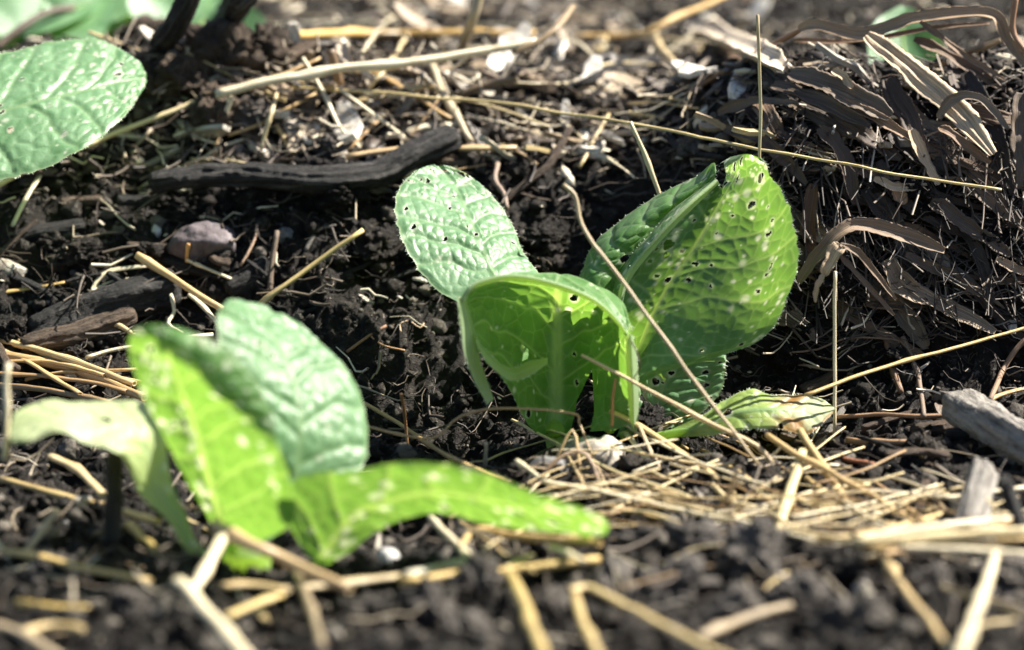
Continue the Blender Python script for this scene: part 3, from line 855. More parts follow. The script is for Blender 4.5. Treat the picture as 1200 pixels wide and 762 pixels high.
# ------------------------------------------------------------------ single pieces lying about
def pts(P, h):
    out = []
    n = len(P)
    for k, p in enumerate(P):
        if len(p) == 3:
            out.append(at(*p))
        else:
            hh = h if not isinstance(h, tuple) else h[0] + (h[1] - h[0]) * k / (n - 1)
            out.append(on(p[0], p[1], hh))
    return np.array(out)

def px_scale(P):
    return float(np.mean((P - CAM) @ FWD)) * WIDE / 1200

def stalk(name, label, cat, P, r, mat='straw', tint=(1, 1, 1), h=0.35, group=None, taper=0.12, sides=10, rough=0.04, node=True, flat=1.0, seed=None, drop=0.0):
    seed = seed if seed is not None else len(bpy.data.objects)
    P = pts(P, (h[0] + .25, h[1] + .25) if isinstance(h, tuple) else h + .25)
    s = px_scale(P)
    n = max(10, min(70, int(np.linalg.norm(np.diff(P, axis=0), axis=1).sum() / 0.35)))
    path = catmull(P, n)
    rng = np.random.default_rng(seed)
    path = path + 0.06 * np.stack([fbm(path * 0.7 + seed + 20 * q, 2, seed + q) for q in range(3)], -1)
    t = np.linspace(0, 1, n)
    rad = (0.78 if r < 8 else 0.70) * r * s * (1 - taper * t) * (1 + 0.06 * fbm(np.stack([t * 9, t * 0, t * 0 + seed], -1), 2, seed))
    if node and r >= 3:
        for c in rng.uniform(0.15, 0.85, 1 + int(n > 25)):
            rad = rad * (1 + 0.4 * np.exp(-((t - c) / (1.0 / n)) ** 2))
    if flat == 1.0 and mat == 'straw': flat = rng.uniform(0.55, 1.0)
    V, F, uv = tube_arrays(path, rad, sides + 4 * (r > 3), flat, rng.uniform(-1.2, 1.2), rough * 2, 0.10, seed, hollow=(r >= 3.5 and mat == 'straw'))
    V, c = centred(V)
    o = link(name, make_mesh(name, V, F, M[mat], uv=uv + rng.random(2)), c)
    o.color = (*tint, 1)
    return tag(o, label, cat, group)

def ribbon(name, label, cat, P, w, tint=(1, 1, 1), h=0.4, curl=0.5, roll=0.0, group=None, mat='blade', taper=0.3, thick=0.03, seed=None, pleats=0):
    seed = seed if seed is not None else len(bpy.data.objects)
    P = pts(P, h)
    s = px_scale(P)
    n = 64
    path = catmull(P, n)
    T, Nn, B = frames(path)
    view = CAM - path
    view /= np.linalg.norm(view, axis=1)[:, None]
    sd = np.cross(T, view * 0.7 + np.array([0, 0, 0.5])); sd /= np.linalg.norm(sd, axis=1)[:, None]
    up = np.cross(sd, T)
    ro = roll + 0.5 * fbm(np.stack([np.linspace(0, 3, n), np.zeros(n), np.full(n, seed)], -1), 2, seed)
    sd, up = sd * np.cos(ro)[:, None] + up * np.sin(ro)[:, None], up * np.cos(ro)[:, None] - sd * np.sin(ro)[:, None]
    m = 11
    v = np.linspace(-1, 1, m)
    t = np.linspace(0, 1, n)
    hw = 0.5 * w * s * (1 - taper * t) * (1 + 0.24 * fbm(np.stack([t * 7, t * 0, t * 0 + seed], -1), 3, seed)) * (1 - 0.55 * np.exp(-t * 12) - 0.6 * np.exp(-(1 - t) * 9))
    path = path + (hw.mean() * 0.22) * np.stack([fbm(np.stack([t * 5, t * 0 + q, t * 0 + seed], -1), 2, seed) for q in (0.0, 9.0, 18.0)], -1)
    hgt = curl * (v ** 2)[None] * hw[:, None] + 0.05 * hw[:, None] * np.sin(v * 9 + seed)[None]
    if pleats: hgt = hgt + 0.12 * hw[:, None] * np.sin(v * pleats)[None]
    fray = 1 + 0.12 * fbm(np.stack(np.broadcast_arrays(t[:, None] * 45, np.sign(v)[None] * 3.0, np.full((1, 1), seed * 1.0)), -1), 2, seed) * (np.abs(v) > 0.75)[None]
    top = path[:, None] + sd[:, None] * (v[None] * hw[:, None] * fray)[..., None] + up[:, None] * hgt[..., None]
    bot = top - up[:, None] * (thick * (1 - 0.85 * v ** 2))[None, :, None]
    loop = np.concatenate([top, bot[:, ::-1]], 1)
    k = 2 * m
    loop = loop + 0.03 * hw.mean() * np.stack([fbm(loop * 3.5 + q, 3, seed) for q in (0.0, 5.0, 10.0)], -1)
    V = loop.reshape(-1, 3)
    F = [tuple(f) for f in grid_faces(n, k, True)] + [tuple(range(k))[::-1], tuple((n - 1) * k + j for j in range(k))]
    uvx = np.concatenate([v, v[::-1]]) * 0.5
    L = np.concatenate([[0], np.cumsum(np.linalg.norm(np.diff(path, axis=0), axis=1))])
    uv = np.stack([np.broadcast_to(uvx[None], (n, k)), np.broadcast_to(L[:, None] / 5, (n, k))], -1).reshape(-1, 2)
    V, c = centred(V)
    o = link(name, make_mesh(name, V, F, M[mat], uv=uv + (seed % 7) * 0.3), c)
    o.color = (*tint, 1)
    return tag(o, label, cat, group)

def wood(name, label, cat, P, r, mat='char', h=0.5, rough=0.22, grooves=0.32, flat=1.0, taper=0.15, group=None, seed=None, sides=36):
    seed = seed if seed is not None else len(bpy.data.objects)
    P = pts(P, h)
    s = px_scale(P)
    L = np.linalg.norm(np.diff(P, axis=0), axis=1).sum()
    n = max(24, min(160, int(L / 0.08)))
    path = catmull(P, n)
    t = np.linspace(0, 1, n)
    rad = r * s * (1 - taper * t) * (1 - 0.25 * np.exp(-t * n / 1.5) - 0.25 * np.exp(-(1 - t) * n / 1.5))
    path = path + (rad.mean() * 0.35) * np.stack([fbm(np.stack([t * L / 2.5, t * 0 + q, t * 0 + seed], -1), 3, seed) for q in (0.0, 7.0, 14.0)], -1)
    V, F, uv = tube_arrays(path, rad, sides, flat, 0.3, rough, grooves, seed)
    V = V + 0.022 * rad.mean() * np.stack([fbm(V * 6.0 + q, 3, seed) for q in (0.0, 5.0, 10.0)], -1) * 3
    V, c = centred(V)
    return tag(link(name, make_mesh(name, V, F, M[mat], uv=uv), c), label, cat, group)

def lump_mesh(name, mat, seed, sub=4, amp=0.35, freq=1.2, squash=(1, 1, 0.75), angular=0.0):
    bm = bmesh.new()
    bmesh.ops.create_icosphere(bm, subdivisions=sub, radius=1.0)
    V = np.array([v.co[:] for v in bm.verts])
    F = [tuple(v.index for v in f.verts) for f in bm.faces]
    bm.free()
    n = V.copy()
    d = 1 + amp * fbm(n * freq + seed * 3.1, 5, seed, 0.6)
    if angular:
        rng = np.random.default_rng(seed)
        for _ in range(9):
            a = rng.normal(0, 1, 3); a /= np.linalg.norm(a)
            lim = rng.uniform(0.62, 0.9)
            pr = (n * d[:, None]) @ a
            d = np.where(pr > lim, d * (1 - angular * (1 - lim / np.maximum(pr, 1e-6))), d)
    V = n * d[:, None] * np.array(squash)
    return make_mesh(name, V, np.array(F), M[mat])

def lump(name, label, cat, px, py, size, mat, seed, squash=(1, 1, .75), amp=.35, rot=0.0, sink=0.35, angular=0.0, freq=1.2, sub=4, group=None, Y=None):
    p = on(px, py, 0.0) if Y is None else at(px, py, Y)
    s = px_scale(p[None])
    p = np.array([p[0], p[1], max(p[2], float(ground(p[0], p[1])) - 0.15)])
    me = lump_mesh(name, mat, seed, sub, amp, freq, squash, angular)
    o = link(name, me, p + np.array([0, 0, (squash[2] * (1 - sink) - 0.45 * squash[2]) * size * s]))
    o.scale = (size * s,) * 3
    o.rotation_euler = (0, 0, rot)
    return tag(o, label, cat, group)

GOLD, PALE, TAN, BROWN, DARK, GREY = (1, .95, .85), (1.1, 1.12, 1.2), (.8, .78, .8), (.5, .42, .38), (.25, .22, .2), (.7, .75, .9)
S = 'straw stalk'
def st(label, P, r, tint=GOLD, h=0.35, **k): return stalk(k.pop('name', 'straw_stalk'), label, k.pop('cat', S), P, r, tint=tint, h=h, **k)

# --- back: long stalks
st('thick pale straw stalk crossing the background litter, its far end bent up', [(252, 112), (300, 98), (354, 88), (407, 80), (470, 74), (533, 65), (600, 54), (629, 48)], 7.5, PALE, 1.9)
st('brown sheathed stub bent upwards at the end of the thick background stalk', [(600, 62), (629, 50), (652, 30), (671, 8)], 8, BROWN, (1.7, 2.4))
st('golden straw running from under the upper left leaf towards the dark clods', [(-20, 226), (30, 200), (79, 180), (150, 151), (233, 118), (300, 98)], 6, GOLD, 0.9)
st('very long thin grass stem stretched from the back litter down to the right mound', [(252, 109, 14), (330, 104, 13.4), (420, 107, 12.6), (520, 115, 11.8), (600, 123, 11), (740, 145, 8.4), (870, 170, 6.0), (1000, 195, 4.5), (1100, 211, 3.6), (1172, 222, 3.0)], 2.5, (1.15, 1.05, .8), name='grass_stem', cat='grass stem', node=False)
st('thin upright grass stalk rising behind the tall right leaf', [(893, 420, 4.2), (892, 300, 4.3), (891, 190, 4.4), (889, 18, 4.6)], 2.5, GOLD, name='grass_stem', cat='grass stem', node=False, taper=0.0)
st('leaning straw poking up behind the rear leaf of the middle seedling', [(815, 330, 4.6), (790, 272, 5.3), (775, 236, 5.6), (757, 185, 5.8), (738, 143, 6.0)], 4, (.9, .88, .85), taper=0.25)
st('curved grass stem bent over the tall right leaf of the middle seedling', [(660, 217, -1.2), (673, 231, -1.3), (680, 262, -1.6), (694, 285, -1.8), (709, 303, -2.0), (772, 389, -3.0), (806, 437, -3.5), (839, 480, -4.0), (890, 545, -4.6)], 3.2, (.72, .66, .62), name='grass_stem', cat='grass stem', node=False)
st('slender straw leaning from the ground across the hooded leaf, tip free', [(905, 543, -4.2), (881, 520, -3.8), (821, 490, -3.2), (769, 461, -2.8), (700, 424, -2.3), (681, 415, -2.2)], 4, (.95, .85, .75), taper=0.45)
# --- in front of the middle seedling
st('doubled straw slanting down from the foot of the middle seedling', [(716, 482, -.8), (754, 501, -1.7), (800, 531, -3.4), (845, 564, -5), (893, 600, -6.4)], 6, (.85, .72, .55))
st('short pale straw stub below the foot of the middle seedling', [(733, 508, -1.2), (745, 522, -2), (757, 536, -2.6), (772, 552, -3.2)], 4.5, PALE)
st('thin brown bent stem leaning from the seedling foot to the straw layer', [(750, 499, -2.0), (760, 525, -2.8), (778, 555, -3.6), (799, 580, -4.4)], 3.2, (.72, .62, .58), name='grass_stem', cat='grass stem')
st('olive straw in the shade beneath the yellowing leaf', [(797, 522), (821, 534), (869, 561), (890, 580)], 3.5, (.55, .47, .3))
st('golden straw running on from beneath the yellowing leaf to the lower right', [(821, 526), (860, 550), (905, 578), (940, 600)], 4, (.85, .7, .5))
st('pale straw leaning by the white stone', [(652, 520), (672, 545), (690, 580)], 2.4, (.9, .8, .7), 0.6)
st('straight thin straw lying level right of the white stone', [(640, 570), (706, 574), (806, 582)], 3.2, (1, .9, .75), 0.5)
st('straight straw lying level in the middle right foreground', [(851, 582), (930, 585), (1018, 590)], 3.4, (1, .92, .72), 0.6)
st('long bright straw sloping from the green leaf tip to the lower middle', [(637, 564), (705, 576), (784, 594), (862, 611), (955, 634)], 4.8, PALE, 0.7)
st('long thin straw under the bright sloping one', [(655, 570), (740, 584), (800, 592), (900, 612), (962, 618)], 3.2, GOLD, 0.5)
st('thin straw low on the soil below the straw layer', [(690, 600), (780, 604), (880, 603)], 2.5, (.8, .7, .55), 0.4)
st('dull straw crossing under the straw layer near the black lumps', [(705, 592), (760, 605), (830, 622)], 4, (.75, .62, .45), 0.5)
st('short straw slanting through the straw layer', [(836, 568), (856, 588), (900, 600), (955, 632)], 4, GOLD, 0.6)
st('thin straw splinter slanting left of the bright blurred straw', [(840, 598), (856, 575), (866, 548)], 4, (.65, .6, .65), (0.3, 2.2), name='grass_stem', cat='grass stem')
st('bright blurred straw standing towards the camera right of centre', [(940, 528, -4.5), (929, 567, -6.5), (917, 606, -8.6), (889, 687, -11.2)], 8, (1, .95, .8), taper=-0.25)
st('blurred straw slanting from the yellowing leaf to the right straw bundle', [(898, 509, -3.6), (937, 536, -5.2), (987, 562, -6.4), (1030, 585, -7.5), (1088, 620, -9)], 5, (.85, .7, .5))
st('blurred straw dropping from the tip of the yellowing leaf', [(938, 505, -2.4), (966, 550, -4.8), (1000, 600, -7)], 6, (.8, .68, .5))
st('olive straw slanting behind the bright standing straw', [(945, 560), (975, 583), (1030, 612), (1050, 615)], 5, (.7, .6, .4), 0.4)
st('short white straw splinter by the level straw in the right foreground', [(940, 622), (965, 605), (988, 600)], 3, PALE, 0.5)
st('small pale straw lying near the tip of the yellowing leaf', [(940, 547), (985, 546)], 3.2, PALE, 0.35)
st('short grey twig below the tip of the yellowing leaf', [(964, 533), (985, 545), (1011, 555)], 3, GREY, 0.35, mat='root', name='twig', cat='twig')
st('short reddish twig right of the yellowing leaf', [(988, 538), (1024, 544)], 3.5, (1.5, .8, .5), 0.35, mat='root', name='twig', cat='twig')
# --- straw bundle at the right edge
B = 'straws bundled at the right edge'
st('topmost straw of the bundle at the right edge, ending right of the grey stick', [(1094, 585), (1140, 580), (1215, 569)], 4.5, PALE, 0.7, group=B)
st('dull long straw behind the bundle at the right edge', [(925, 598), (1050, 598), (1190, 600)], 3.2, (.75, .65, .45), 0.5, group=B)
st('straw fanning up from the left end of the right bundle', [(1000, 628), (1070, 612), (1122, 598), (1160, 596)], 5, (.95, .8, .55), 0.7, group=B)
st('bright blurred straw in the upper part of the right bundle', [(1005, 632), (1090, 618), (1188, 608)], 6, PALE, 0.9, group=B)
st('widest bright straw in the middle of the right bundle', [(1000, 634), (1085, 630), (1215, 622)], 8, (1.1, 1.05, .9), 1.1, group=B)
st('golden straw sagging beneath the widest of the right bundle', [(1010, 640), (1110, 640), (1215, 632)], 6, (.9, .75, .5), 0.8, group=B)
st('lowest bright straw of the right bundle', [(1052, 639), (1120, 644), (1215, 649)], 6, PALE, 1.0, group=B)
st('brown straw crossing under the right bundle', [(1015, 656), (1070, 640), (1150, 622), (1215, 600)], 5, (.7, .5, .3), 0.5, group=B)
st('pale straw at the left tail of the right bundle', [(920, 620), (965, 630), (1010, 628)], 5, (.95, .85, .65), 0.6, group=B)
# --- front right
st('bright straw stuck in the front soil at the lower right', [(1168, 645), (1150, 700), (1124, 775)], 9, PALE, (.7, 1.8), taper=-0.1)
st('dull straw running down from the right bundle to the lower edge', [(1030, 645), (1062, 692), (1120, 770)], 7, (.75, .65, .5), .6)
st('bent dull straw lying in the blurred soil below the bright standing straw', [(820, 748), (870, 725), (945, 705)], 7, (.55, .5, .5), 0.5)
st('straw broken at an angle in the front middle, long right half', [(668, 690), (690, 687), (717, 700), (800, 743), (870, 780)], 8, (.95, .85, .65), .8, node=False)
st('straw dropping to the lower edge from the broken bend in the front middle', [(672, 695), (685, 728), (705, 775)], 8, (.8, .7, .5), .6)
st('wide dull straw pointing at the camera left of the front middle', [(598, 675), (615, 710), (640, 775)], 11, (.72, .62, .4), .6)
# --- front under the long leaf
st('yellow straw lying under the long front leaf, ending at the black stub', [(470, 682), (587, 670), (702, 656)], 8, (.95, .78, .42), 0.6)
st('grey weathered stalk beside the white pebble under the long front leaf', [(472, 674), (515, 664), (562, 656)], 9, GREY, 0.6)
st('golden brown straw close under the long front leaf', [(553, 622), (620, 630), (702, 636)], 7, (.85, .68, .4), 0.8)
st('bent pale straw forming the left leg of a small fork under the front leaf', [(505, 608), (533, 637), (548, 654)], 6, PALE, 0.6)
st('pale straw forming the right leg of the small fork under the front leaf', [(538, 640), (557, 620), (590, 622)], 5, (1, .85, .6), 0.7)
st('short bright straw crossing by the black stub', [(645, 640), (662, 648), (684, 658)], 5, PALE, 0.9)
st('small straw chip standing between the two golden straws', [(592, 666), (612, 655), (625, 650)], 4, GOLD, 0.7)
st('blurred pale stalk beside the white pebble running to the left', [(330, 690), (400, 684), (470, 676)], 9, (.8, .75, .7), 0.5)
# --- front left
st('pale straw leaning against the foot of the front seedling', [(263, 628), (245, 658), (224, 692)], 10, PALE, (1.6, .8))
st('thick pale straw running from the front seedling to the lower edge', [(210, 680), (240, 715), (295, 775)], 13, PALE, (1.1, .7))
st('brownish stalk slanting across the foot of the front seedling', [(250, 615), (300, 640), (337, 657), (410, 692)], 11, (.8, .68, .58), (1.8, .7))
st('golden straw lying across the left foreground', [(5, 645), (60, 656), (100, 666), (175, 682)], 7.5, (.95, .78, .45), 0.6)
st('thin olive straw below the drooping left leaf', [(0, 562), (60, 577), (120, 592)], 6, (.75, .65, .45), 0.6)
st('grey straw standing askew in the left foreground', [(68, 598), (50, 622), (28, 650)], 8, (.75, .7, .68), (1.6, 0.5))
st('short pale bent straw under the drooping left leaf', [(60, 535), (92, 552), (120, 580)], 8, (1.0, .9, .75), 1.0)
st('short golden straw by the dark gap of the front seedling', [(145, 600), (185, 612)], 6, (1, .85, .55), 0.8)
st('second short olive straw by the dark gap of the front seedling', [(150, 614), (165, 628), (182, 646)], 6, (.75, .65, .35), 0.8)
st('yellow straw near the lower left corner, upper of two', [(18, 706), (60, 712), (105, 714)], 7, (.95, .8, .42), 0.4)
st('dull straw near the lower left corner, lower of two', [(25, 742), (60, 734), (98, 738)], 7, (.8, .7, .5), 0.4)
st('grey stalk cutting the lower left corner', [(-15, 728), (30, 745), (70, 772)], 10, (.65, .6, .6), 0.4)
st('pale brown stalk lying right of the bent straws in the left foreground', [(260, 688), (300, 686), (337, 692)], 9, (.9, .8, .65), 0.5)
st('yellowish stalk angled beneath the pale brown one', [(262, 722), (295, 710), (330, 698)], 8, (.85, .75, .48), 0.4)
st('brown stem dropping to the lower edge left of centre', [(348, 672), (362, 710), (378, 760)], 8, (.45, .4, .4), 0.6)
st('pale upright straw at the far left edge', [(10, 425, -9.5), (7, 480, -10), (5, 540, -10.6)], 5, PALE)
# bundle at the left edge
B = 'brown straws bundled at the left edge'
for k, (P, r, t, lb) in enumerate([
    ([(-15, 392), (60, 414), (158, 450)], 6, (.95, .82, .65), 'topmost brown straw of the bundle at the left edge'),
    ([(-15, 412), (80, 432), (170, 466)], 8, (.75, .58, .42), 'thickest brown straw of the bundle at the left edge'),
    ([(-15, 436), (70, 444), (150, 458)], 5, (.6, .45, .33), 'dark lower straw of the bundle at the left edge'),
    ([(20, 400), (100, 434), (178, 452)], 4, (1.1, .95, .75), 'light thin straw lying on the bundle at the left edge'),
    ([(-15, 402), (40, 428), (95, 462)], 4.5, (.85, .68, .5), 'straw crossing steeply over the bundle at the left edge'),
    ([(30, 446), (80, 436), (160, 432)], 4, (.7, .55, .4), 'straw tilted up across the right part of the left bundle'),
    ([(-15, 424), (60, 424), (120, 440)], 4, (1.0, .8, .58), 'short straw in the middle of the bundle at the left edge'),
    ([(-15, 450), (50, 456), (130, 472)], 5, (.5, .38, .3), 'lowest brown straw of the bundle at the left edge')]):
    st(lb, P, r, t, (0.4, 1.1), group=B)
st('pale straw seen between the bundle and the front seedling leaf', [(110, 388), (130, 378), (170, 400)], 4, (.8, .7, .6), 0.5)
# --- left middle
st('golden straw jutting up between the front seedling and the pale bumpy leaf', [(298, 362), (325, 341), (377, 304), (425, 270)], 5.5, (.95, .85, .6), (0.4, 1.8))
st('orange straw slanting down to the tip of the front seedling', [(160, 300), (217, 336), (268, 367)], 5.5, (1.1, .85, .62), (1.0, 0.8))
st('thin pale straw under the orange slanting one', [(222, 344), (240, 360), (257, 381)], 4, PALE, 0.5)
st('pale straw partly buried beside the purple stone', [(218, 306), (240, 315), (271, 328)], 3.4, PALE, 0.5)
st('tiny orange straw stub standing in front of the purple stone', [(219, 309), (219, 296), (220, 285)], 3, (1, .65, .35), (0.2, 1.0))
st('pale looped grass blade left of the orange straw', [(106, 360), (111, 336), (125, 319), (150, 314), (175, 311)], 4, PALE, 0.5, name='grass_stem', cat='grass stem', node=False, flat=.4)
st('thin pale grass behind the looped blade', [(98, 362), (108, 342), (130, 330), (160, 324)], 2, PALE, 0.4, name='grass_stem', cat='grass stem', node=False)
st('golden straw low at the left edge below the pale chip', [(-10, 345), (35, 339), (80, 330)], 4, (.8, .62, .35), 0.3)
st('pale grass blade hanging below the upper left leaf', [(48, 202), (30, 232), (13, 266)], 4, PALE, 0.6, name='grass_stem', cat='grass stem', node=False, flat=.4)
st('pale straw low beside the front seedling, behind its left leaf', [(100, 420), (140, 408), (250, 392)], 3.5, PALE, 0.5)
st('thin pale stem curling by the orange straw foot', [(200, 345), (205, 365), (198, 380), (215, 392)], 3, PALE, 0.5, name='grass_stem', cat='grass stem', node=False)
# --- centre hollow
st('long bent grass stem spanning the dark hollow in front of the hooded leaf', [(430, 500, -3.5), (475, 511, -3.4), (510, 513, -3.2), (539, 490, -3.0), (591, 478, -2.9), (671, 485, -2.8), (680, 499, -2.9), (697, 539, -3.9), (720, 592, -5.2)], 2.4, (.62, .5, .38), name='grass_stem', cat='grass stem', node=False)
st('golden straw sloping under the bent grass stem into the hollow', [(425, 472), (484, 508), (530, 537), (600, 566)], 4.4, (.75, .6, .4), 0.6)
st('thin brown stem standing in the hollow left of the bent grass', [(469, 463), (475, 495), (479, 533)], 2.6, (.55, .35, .25), (2.2, 0.3), name='grass_stem', cat='grass stem', node=False)
st('small grey stub standing before the hollow', [(569, 519), (568, 548)], 3, GREY, (1.0, 0.2), name='grass_stem', cat='grass stem')
st('thin straw folded to a sharp peak by the white stone', [(649, 545, -4), (670, 505, -3.4), (679, 544, -4), (682, 575, -4.6)], 2.6, (.85, .7, .5), node=False)
st('brown stem arched over beside the white stone', [(632, 562, -5.2), (655, 538, -4.8), (683, 530, -4.6), (699, 556, -5), (704, 590, -5.6)], 4, (.45, .36, .34), name='grass_stem', cat='grass stem', node=False)
wood('root_piece', 'woody brown root lying before the foot of the middle seedling', 'root', [(598, 560), (625, 545), (656, 528)], 8, 'bark', 0.5)
st('pale straw end by the woody root', [(606, 541), (620, 550), (633, 560)], 4, PALE, 1.0)
st('fine dark rootlet curling over the rolled edge of the hooded leaf', [(735, 392, -2.2), (745, 410, -2.4), (750, 430, -2.6), (742, 445, -2.5), (752, 455, -2.6), (758, 468, -2.6)], 1.0, (.35, .3, .28), mat='root', name='rootlet', cat='root', node=False)
st('reddish upright stem by the rolled leaf edge', [(716, 500, -1.9), (717, 470, -2), (722, 445, -2.0)], 2.6, (.6, .4, .25), name='grass_stem', cat='grass stem', node=False)
st('reddish twig lying on the black soil above the front seedling leaf', [(405, 412), (428, 396), (452, 382)], 2.4, (1.3, .9, .75), 0.6, mat='root', name='twig', cat='twig')
st('thin orange rootlet curled beside the reddish twig', [(436, 394), (450, 405), (475, 411)], 1.8, (2.2, 1.6, 1.1), 0.5, mat='root', name='rootlet', cat='root', node=False)
st('white hooked rootlet on the black soil left of the hooded leaf', [(470, 392), (470, 380), (480, 376), (492, 384), (497, 378)], 1.5, (2.2, 2.0, 1.8), 0.5, mat='root', name='rootlet', cat='root', node=False)
st('pale crooked rootlet right of the purple stone', [(281, 310), (290, 295), (300, 278), (302, 264)], 2.4, (1.5, 1.3, 1.2), 0.6, mat='root', name='rootlet', cat='root', node=False)
st('upright dark root right of the crooked rootlet', [(316, 345), (318, 310), (324, 270)], 4.5, (.6, .55, .5), (0.3, 1.0), mat='root', name='rootlet', cat='root', node=False)
# --- right side, in front of the mound
st('long golden straw slanting up to the right edge before the mound', [(943, 462, -.6), (1016, 436, .4), (1100, 412, 1.4), (1215, 381, 2.6)], 3.4, (.95, .78, .5))
st('thin pale grass hanging straight down before the mound', [(979, 318, 1.2), (978, 400, .8), (978, 507, 0.0)], 2.7, PALE, name='grass_stem', cat='grass stem', node=False, taper=0)
st('black crooked twig standing in the hollow under the mound', [(1058, 395), (1070, 425), (1078, 450), (1083, 488)], 4, (.9, .85, .85), 0.7, mat='root', name='twig', cat='twig')
st('brown twig hanging beside the black crooked one', [(1040, 395), (1046, 425), (1055, 460)], 5, (.9, .7, .55), 0.5, mat='root', name='twig', cat='twig')
st('long thin rootlet arching over the hollow under the mound', [(925, 412), (960, 408), (990, 396), (1030, 396), (1055, 400), (1068, 418)], 1.6, (.9, .8, .75), 0.9, mat='root', name='rootlet', cat='root', node=False)
st('grey curved root at the right edge of the mound', [(1210, 390), (1190, 410), (1175, 435), (1160, 468)], 4.5, (1.2, 1.0, .85), 0.7, mat='root', name='rootlet', cat='root', node=False)
st('tan twig lying level before the hollow under the mound', [(982, 488), (1030, 486), (1080, 488), (1133, 485)], 3.4, (1.4, 1.1, .8), 0.6, mat='root', name='twig', cat='twig')
st('pale twig lying on the soil below the level tan one', [(993, 516), (1050, 519), (1105, 516)], 5, (1.7, 1.4, 1.05), 0.3, mat='root', name='twig', cat='twig')
wood('wood_piece', 'split tan wood piece lying against the grey log', 'wood', [(1068, 506), (1098, 502), (1128, 494)], 8, 'bark', 0.4)
wood('log', 'grey weathered log with cracked bark at the right edge', 'log', [(1122, 478), (1150, 494), (1180, 511), (1230, 536)], 23, 'weathered', 1.1, taper=-0.15)
st('thin dark twig below the grey log', [(1124, 523), (1154, 544), (1212, 566)], 3, (.5, .45, .4), 0.5, mat='root', name='twig', cat='twig')
wood('stick', 'blurred grey stick end rising from the right bundle of straws', 'stick', [(1154, 552, -7), (1148, 580, -8.5), (1138, 625, -11)], 18, 'weathered', taper=0.0, rough=0.12)
wood('stick', 'blurred black stick leaning at the right edge across the straws', 'stick', [(1176, 560, -10.5), (1190, 600, -11.3), (1206, 645, -12.2)], 9, 'char')
st('pair of brown straws behind the grey log', [(1150, 474), (1175, 462), (1215, 452)], 4, (.7, .5, .33), 0.6)
wood('wood_chip', 'pinkish brown bark chip behind the tip of the yellowing leaf', 'bark chip', [(940, 458), (958, 449), (978, 438)], 10, 'bark', 0.4, flat=.5)
wood('stick', 'black stub standing at the tip of the long front leaf', 'stick', [(709, 618, -12.6), (708, 640, -12.8), (707, 676, -13.0)], 7, 'char', taper=0)
wood('shade_filler', 'dark stand-in for the shaded gap behind the drooping leaf of the front seedling', 'stick', [(136, 520, -10.2), (134, 575, -10.8), (132, 640, -11.6)], 9, 'char', taper=-0.1)  # dark piece put where there is only a shaded gap
# --- charred wood, left
wood('charred_stick', 'long black charred stick lying behind the pale bumpy leaf', 'stick', [(178, 212), (250, 205), (313, 208), (376, 212), (439, 203), (486, 180), (532, 156)], 13, 'char', 1.5, taper=-0.25)
wood('charred_stick', 'short black charred stick left of the purple stone', 'stick', [(14, 284), (50, 272), (100, 262)], 9, 'char', 0.4)
wood('wood_chunk', 'large dark wood chunk lying at the left below the orange straw', 'wood', [(34, 392), (90, 372), (150, 352), (211, 335)], 18, 'char', 0.5, taper=-0.35)
wood('wood_chunk', 'smaller dark wood chunk with frayed end in front of the large one', 'wood', [(28, 408), (90, 390), (158, 368)], 12, 'bark', 0.6, taper=-.2)
wood('charred_stick', 'black flat bark sliver under the orange stub', 'stick', [(178, 296), (215, 312), (258, 325)], 9, 'char', 0.3, flat=.6)
wood('charcoal', 'ribbed black charcoal lump behind the front seedling', 'charcoal', [(266, 340), (288, 326), (312, 306)], 15, 'char', 0.3, rough=.3, grooves=.1)
wood('charred_stick', 'black forked twig in the litter behind the long straw', 'stick', [(665, 105), (700, 88), (737, 68)], 4, 'char', 0.8, taper=-.2)
wood('charred_stick', 'lower thin prong under the black forked twig', 'stick', [(684, 121), (710, 98), (738, 76)], 2.5, 'char', 0.7)
wood('bark_strip', 'brown bark strip standing between the pale leaf and the litter', 'bark', [(590, 238), (620, 212), (645, 190), (668, 150)], 6, 'bark', (0.5, 1.4), flat=.6)
st('grey curled root left of the standing bark strip', [(583, 192), (580, 212), (590, 228), (594, 245)], 4, (1.3, 1.25, 1.3), 0.7, mat='root', name='rootlet', cat='root', node=False)
wood('stake', 'black slanting stake in front of the green plants at the top left', 'stick', [(188, 52), (205, 25), (228, -25)], 15, 'char', (0.5, 5.0), rough=.1)
wood('stake', 'second black stake at the top edge behind the brown clod', 'stick', [(262, 30), (280, 8), (300, -30)], 16, 'char', (0.5, 4.0), rough=.1)
st('dark curved stem over the green plants in the top left corner', [(-10, 60, 21), (25, 32, 22), (55, 15, 23), (85, 10, 24)], 6, (.45, .4, .4), mat='root', name='twig', cat='twig', node=False)
# --- background litter, named pieces
st('blurred golden straw lying level across the top of the background', [(318, 41), (420, 39), (520, 39), (628, 40)], 7, (.95, .72, .38), 0.6)
st('blurred golden stalk rising to the top edge right of centre', [(676, 42), (720, 42), (757, 38), (790, 22), (855, -6)], 6, (.9, .7, .42), (0.5, 1.5))
st('tan bent stalk below the golden one that rises to the top edge', [(767, 33), (772, 52), (802, 86)], 5, (.85, .75, .6), 0.7)
st('grey upright stalk at the top edge behind the thick straw', [(540, 62), (550, 30), (564, -15)], 9, (.6, .58, .58), (0.4, 3.0), node=False)
st('tan straw leaning below the thick background stalk', [(438, 84), (477, 107), (530, 140)], 4, (.8, .62, .42), 0.7)
st('grey pale straw leaning down right of the tan one', [(507, 78), (521, 113), (553, 166)], 6, (.8, .78, .8), 0.7)
st('pale thin straw hanging over the hollow above the charred stick', [(356, 68), (376, 104), (398, 148), (427, 177)], 3.2, PALE, (1.6, 0.6))
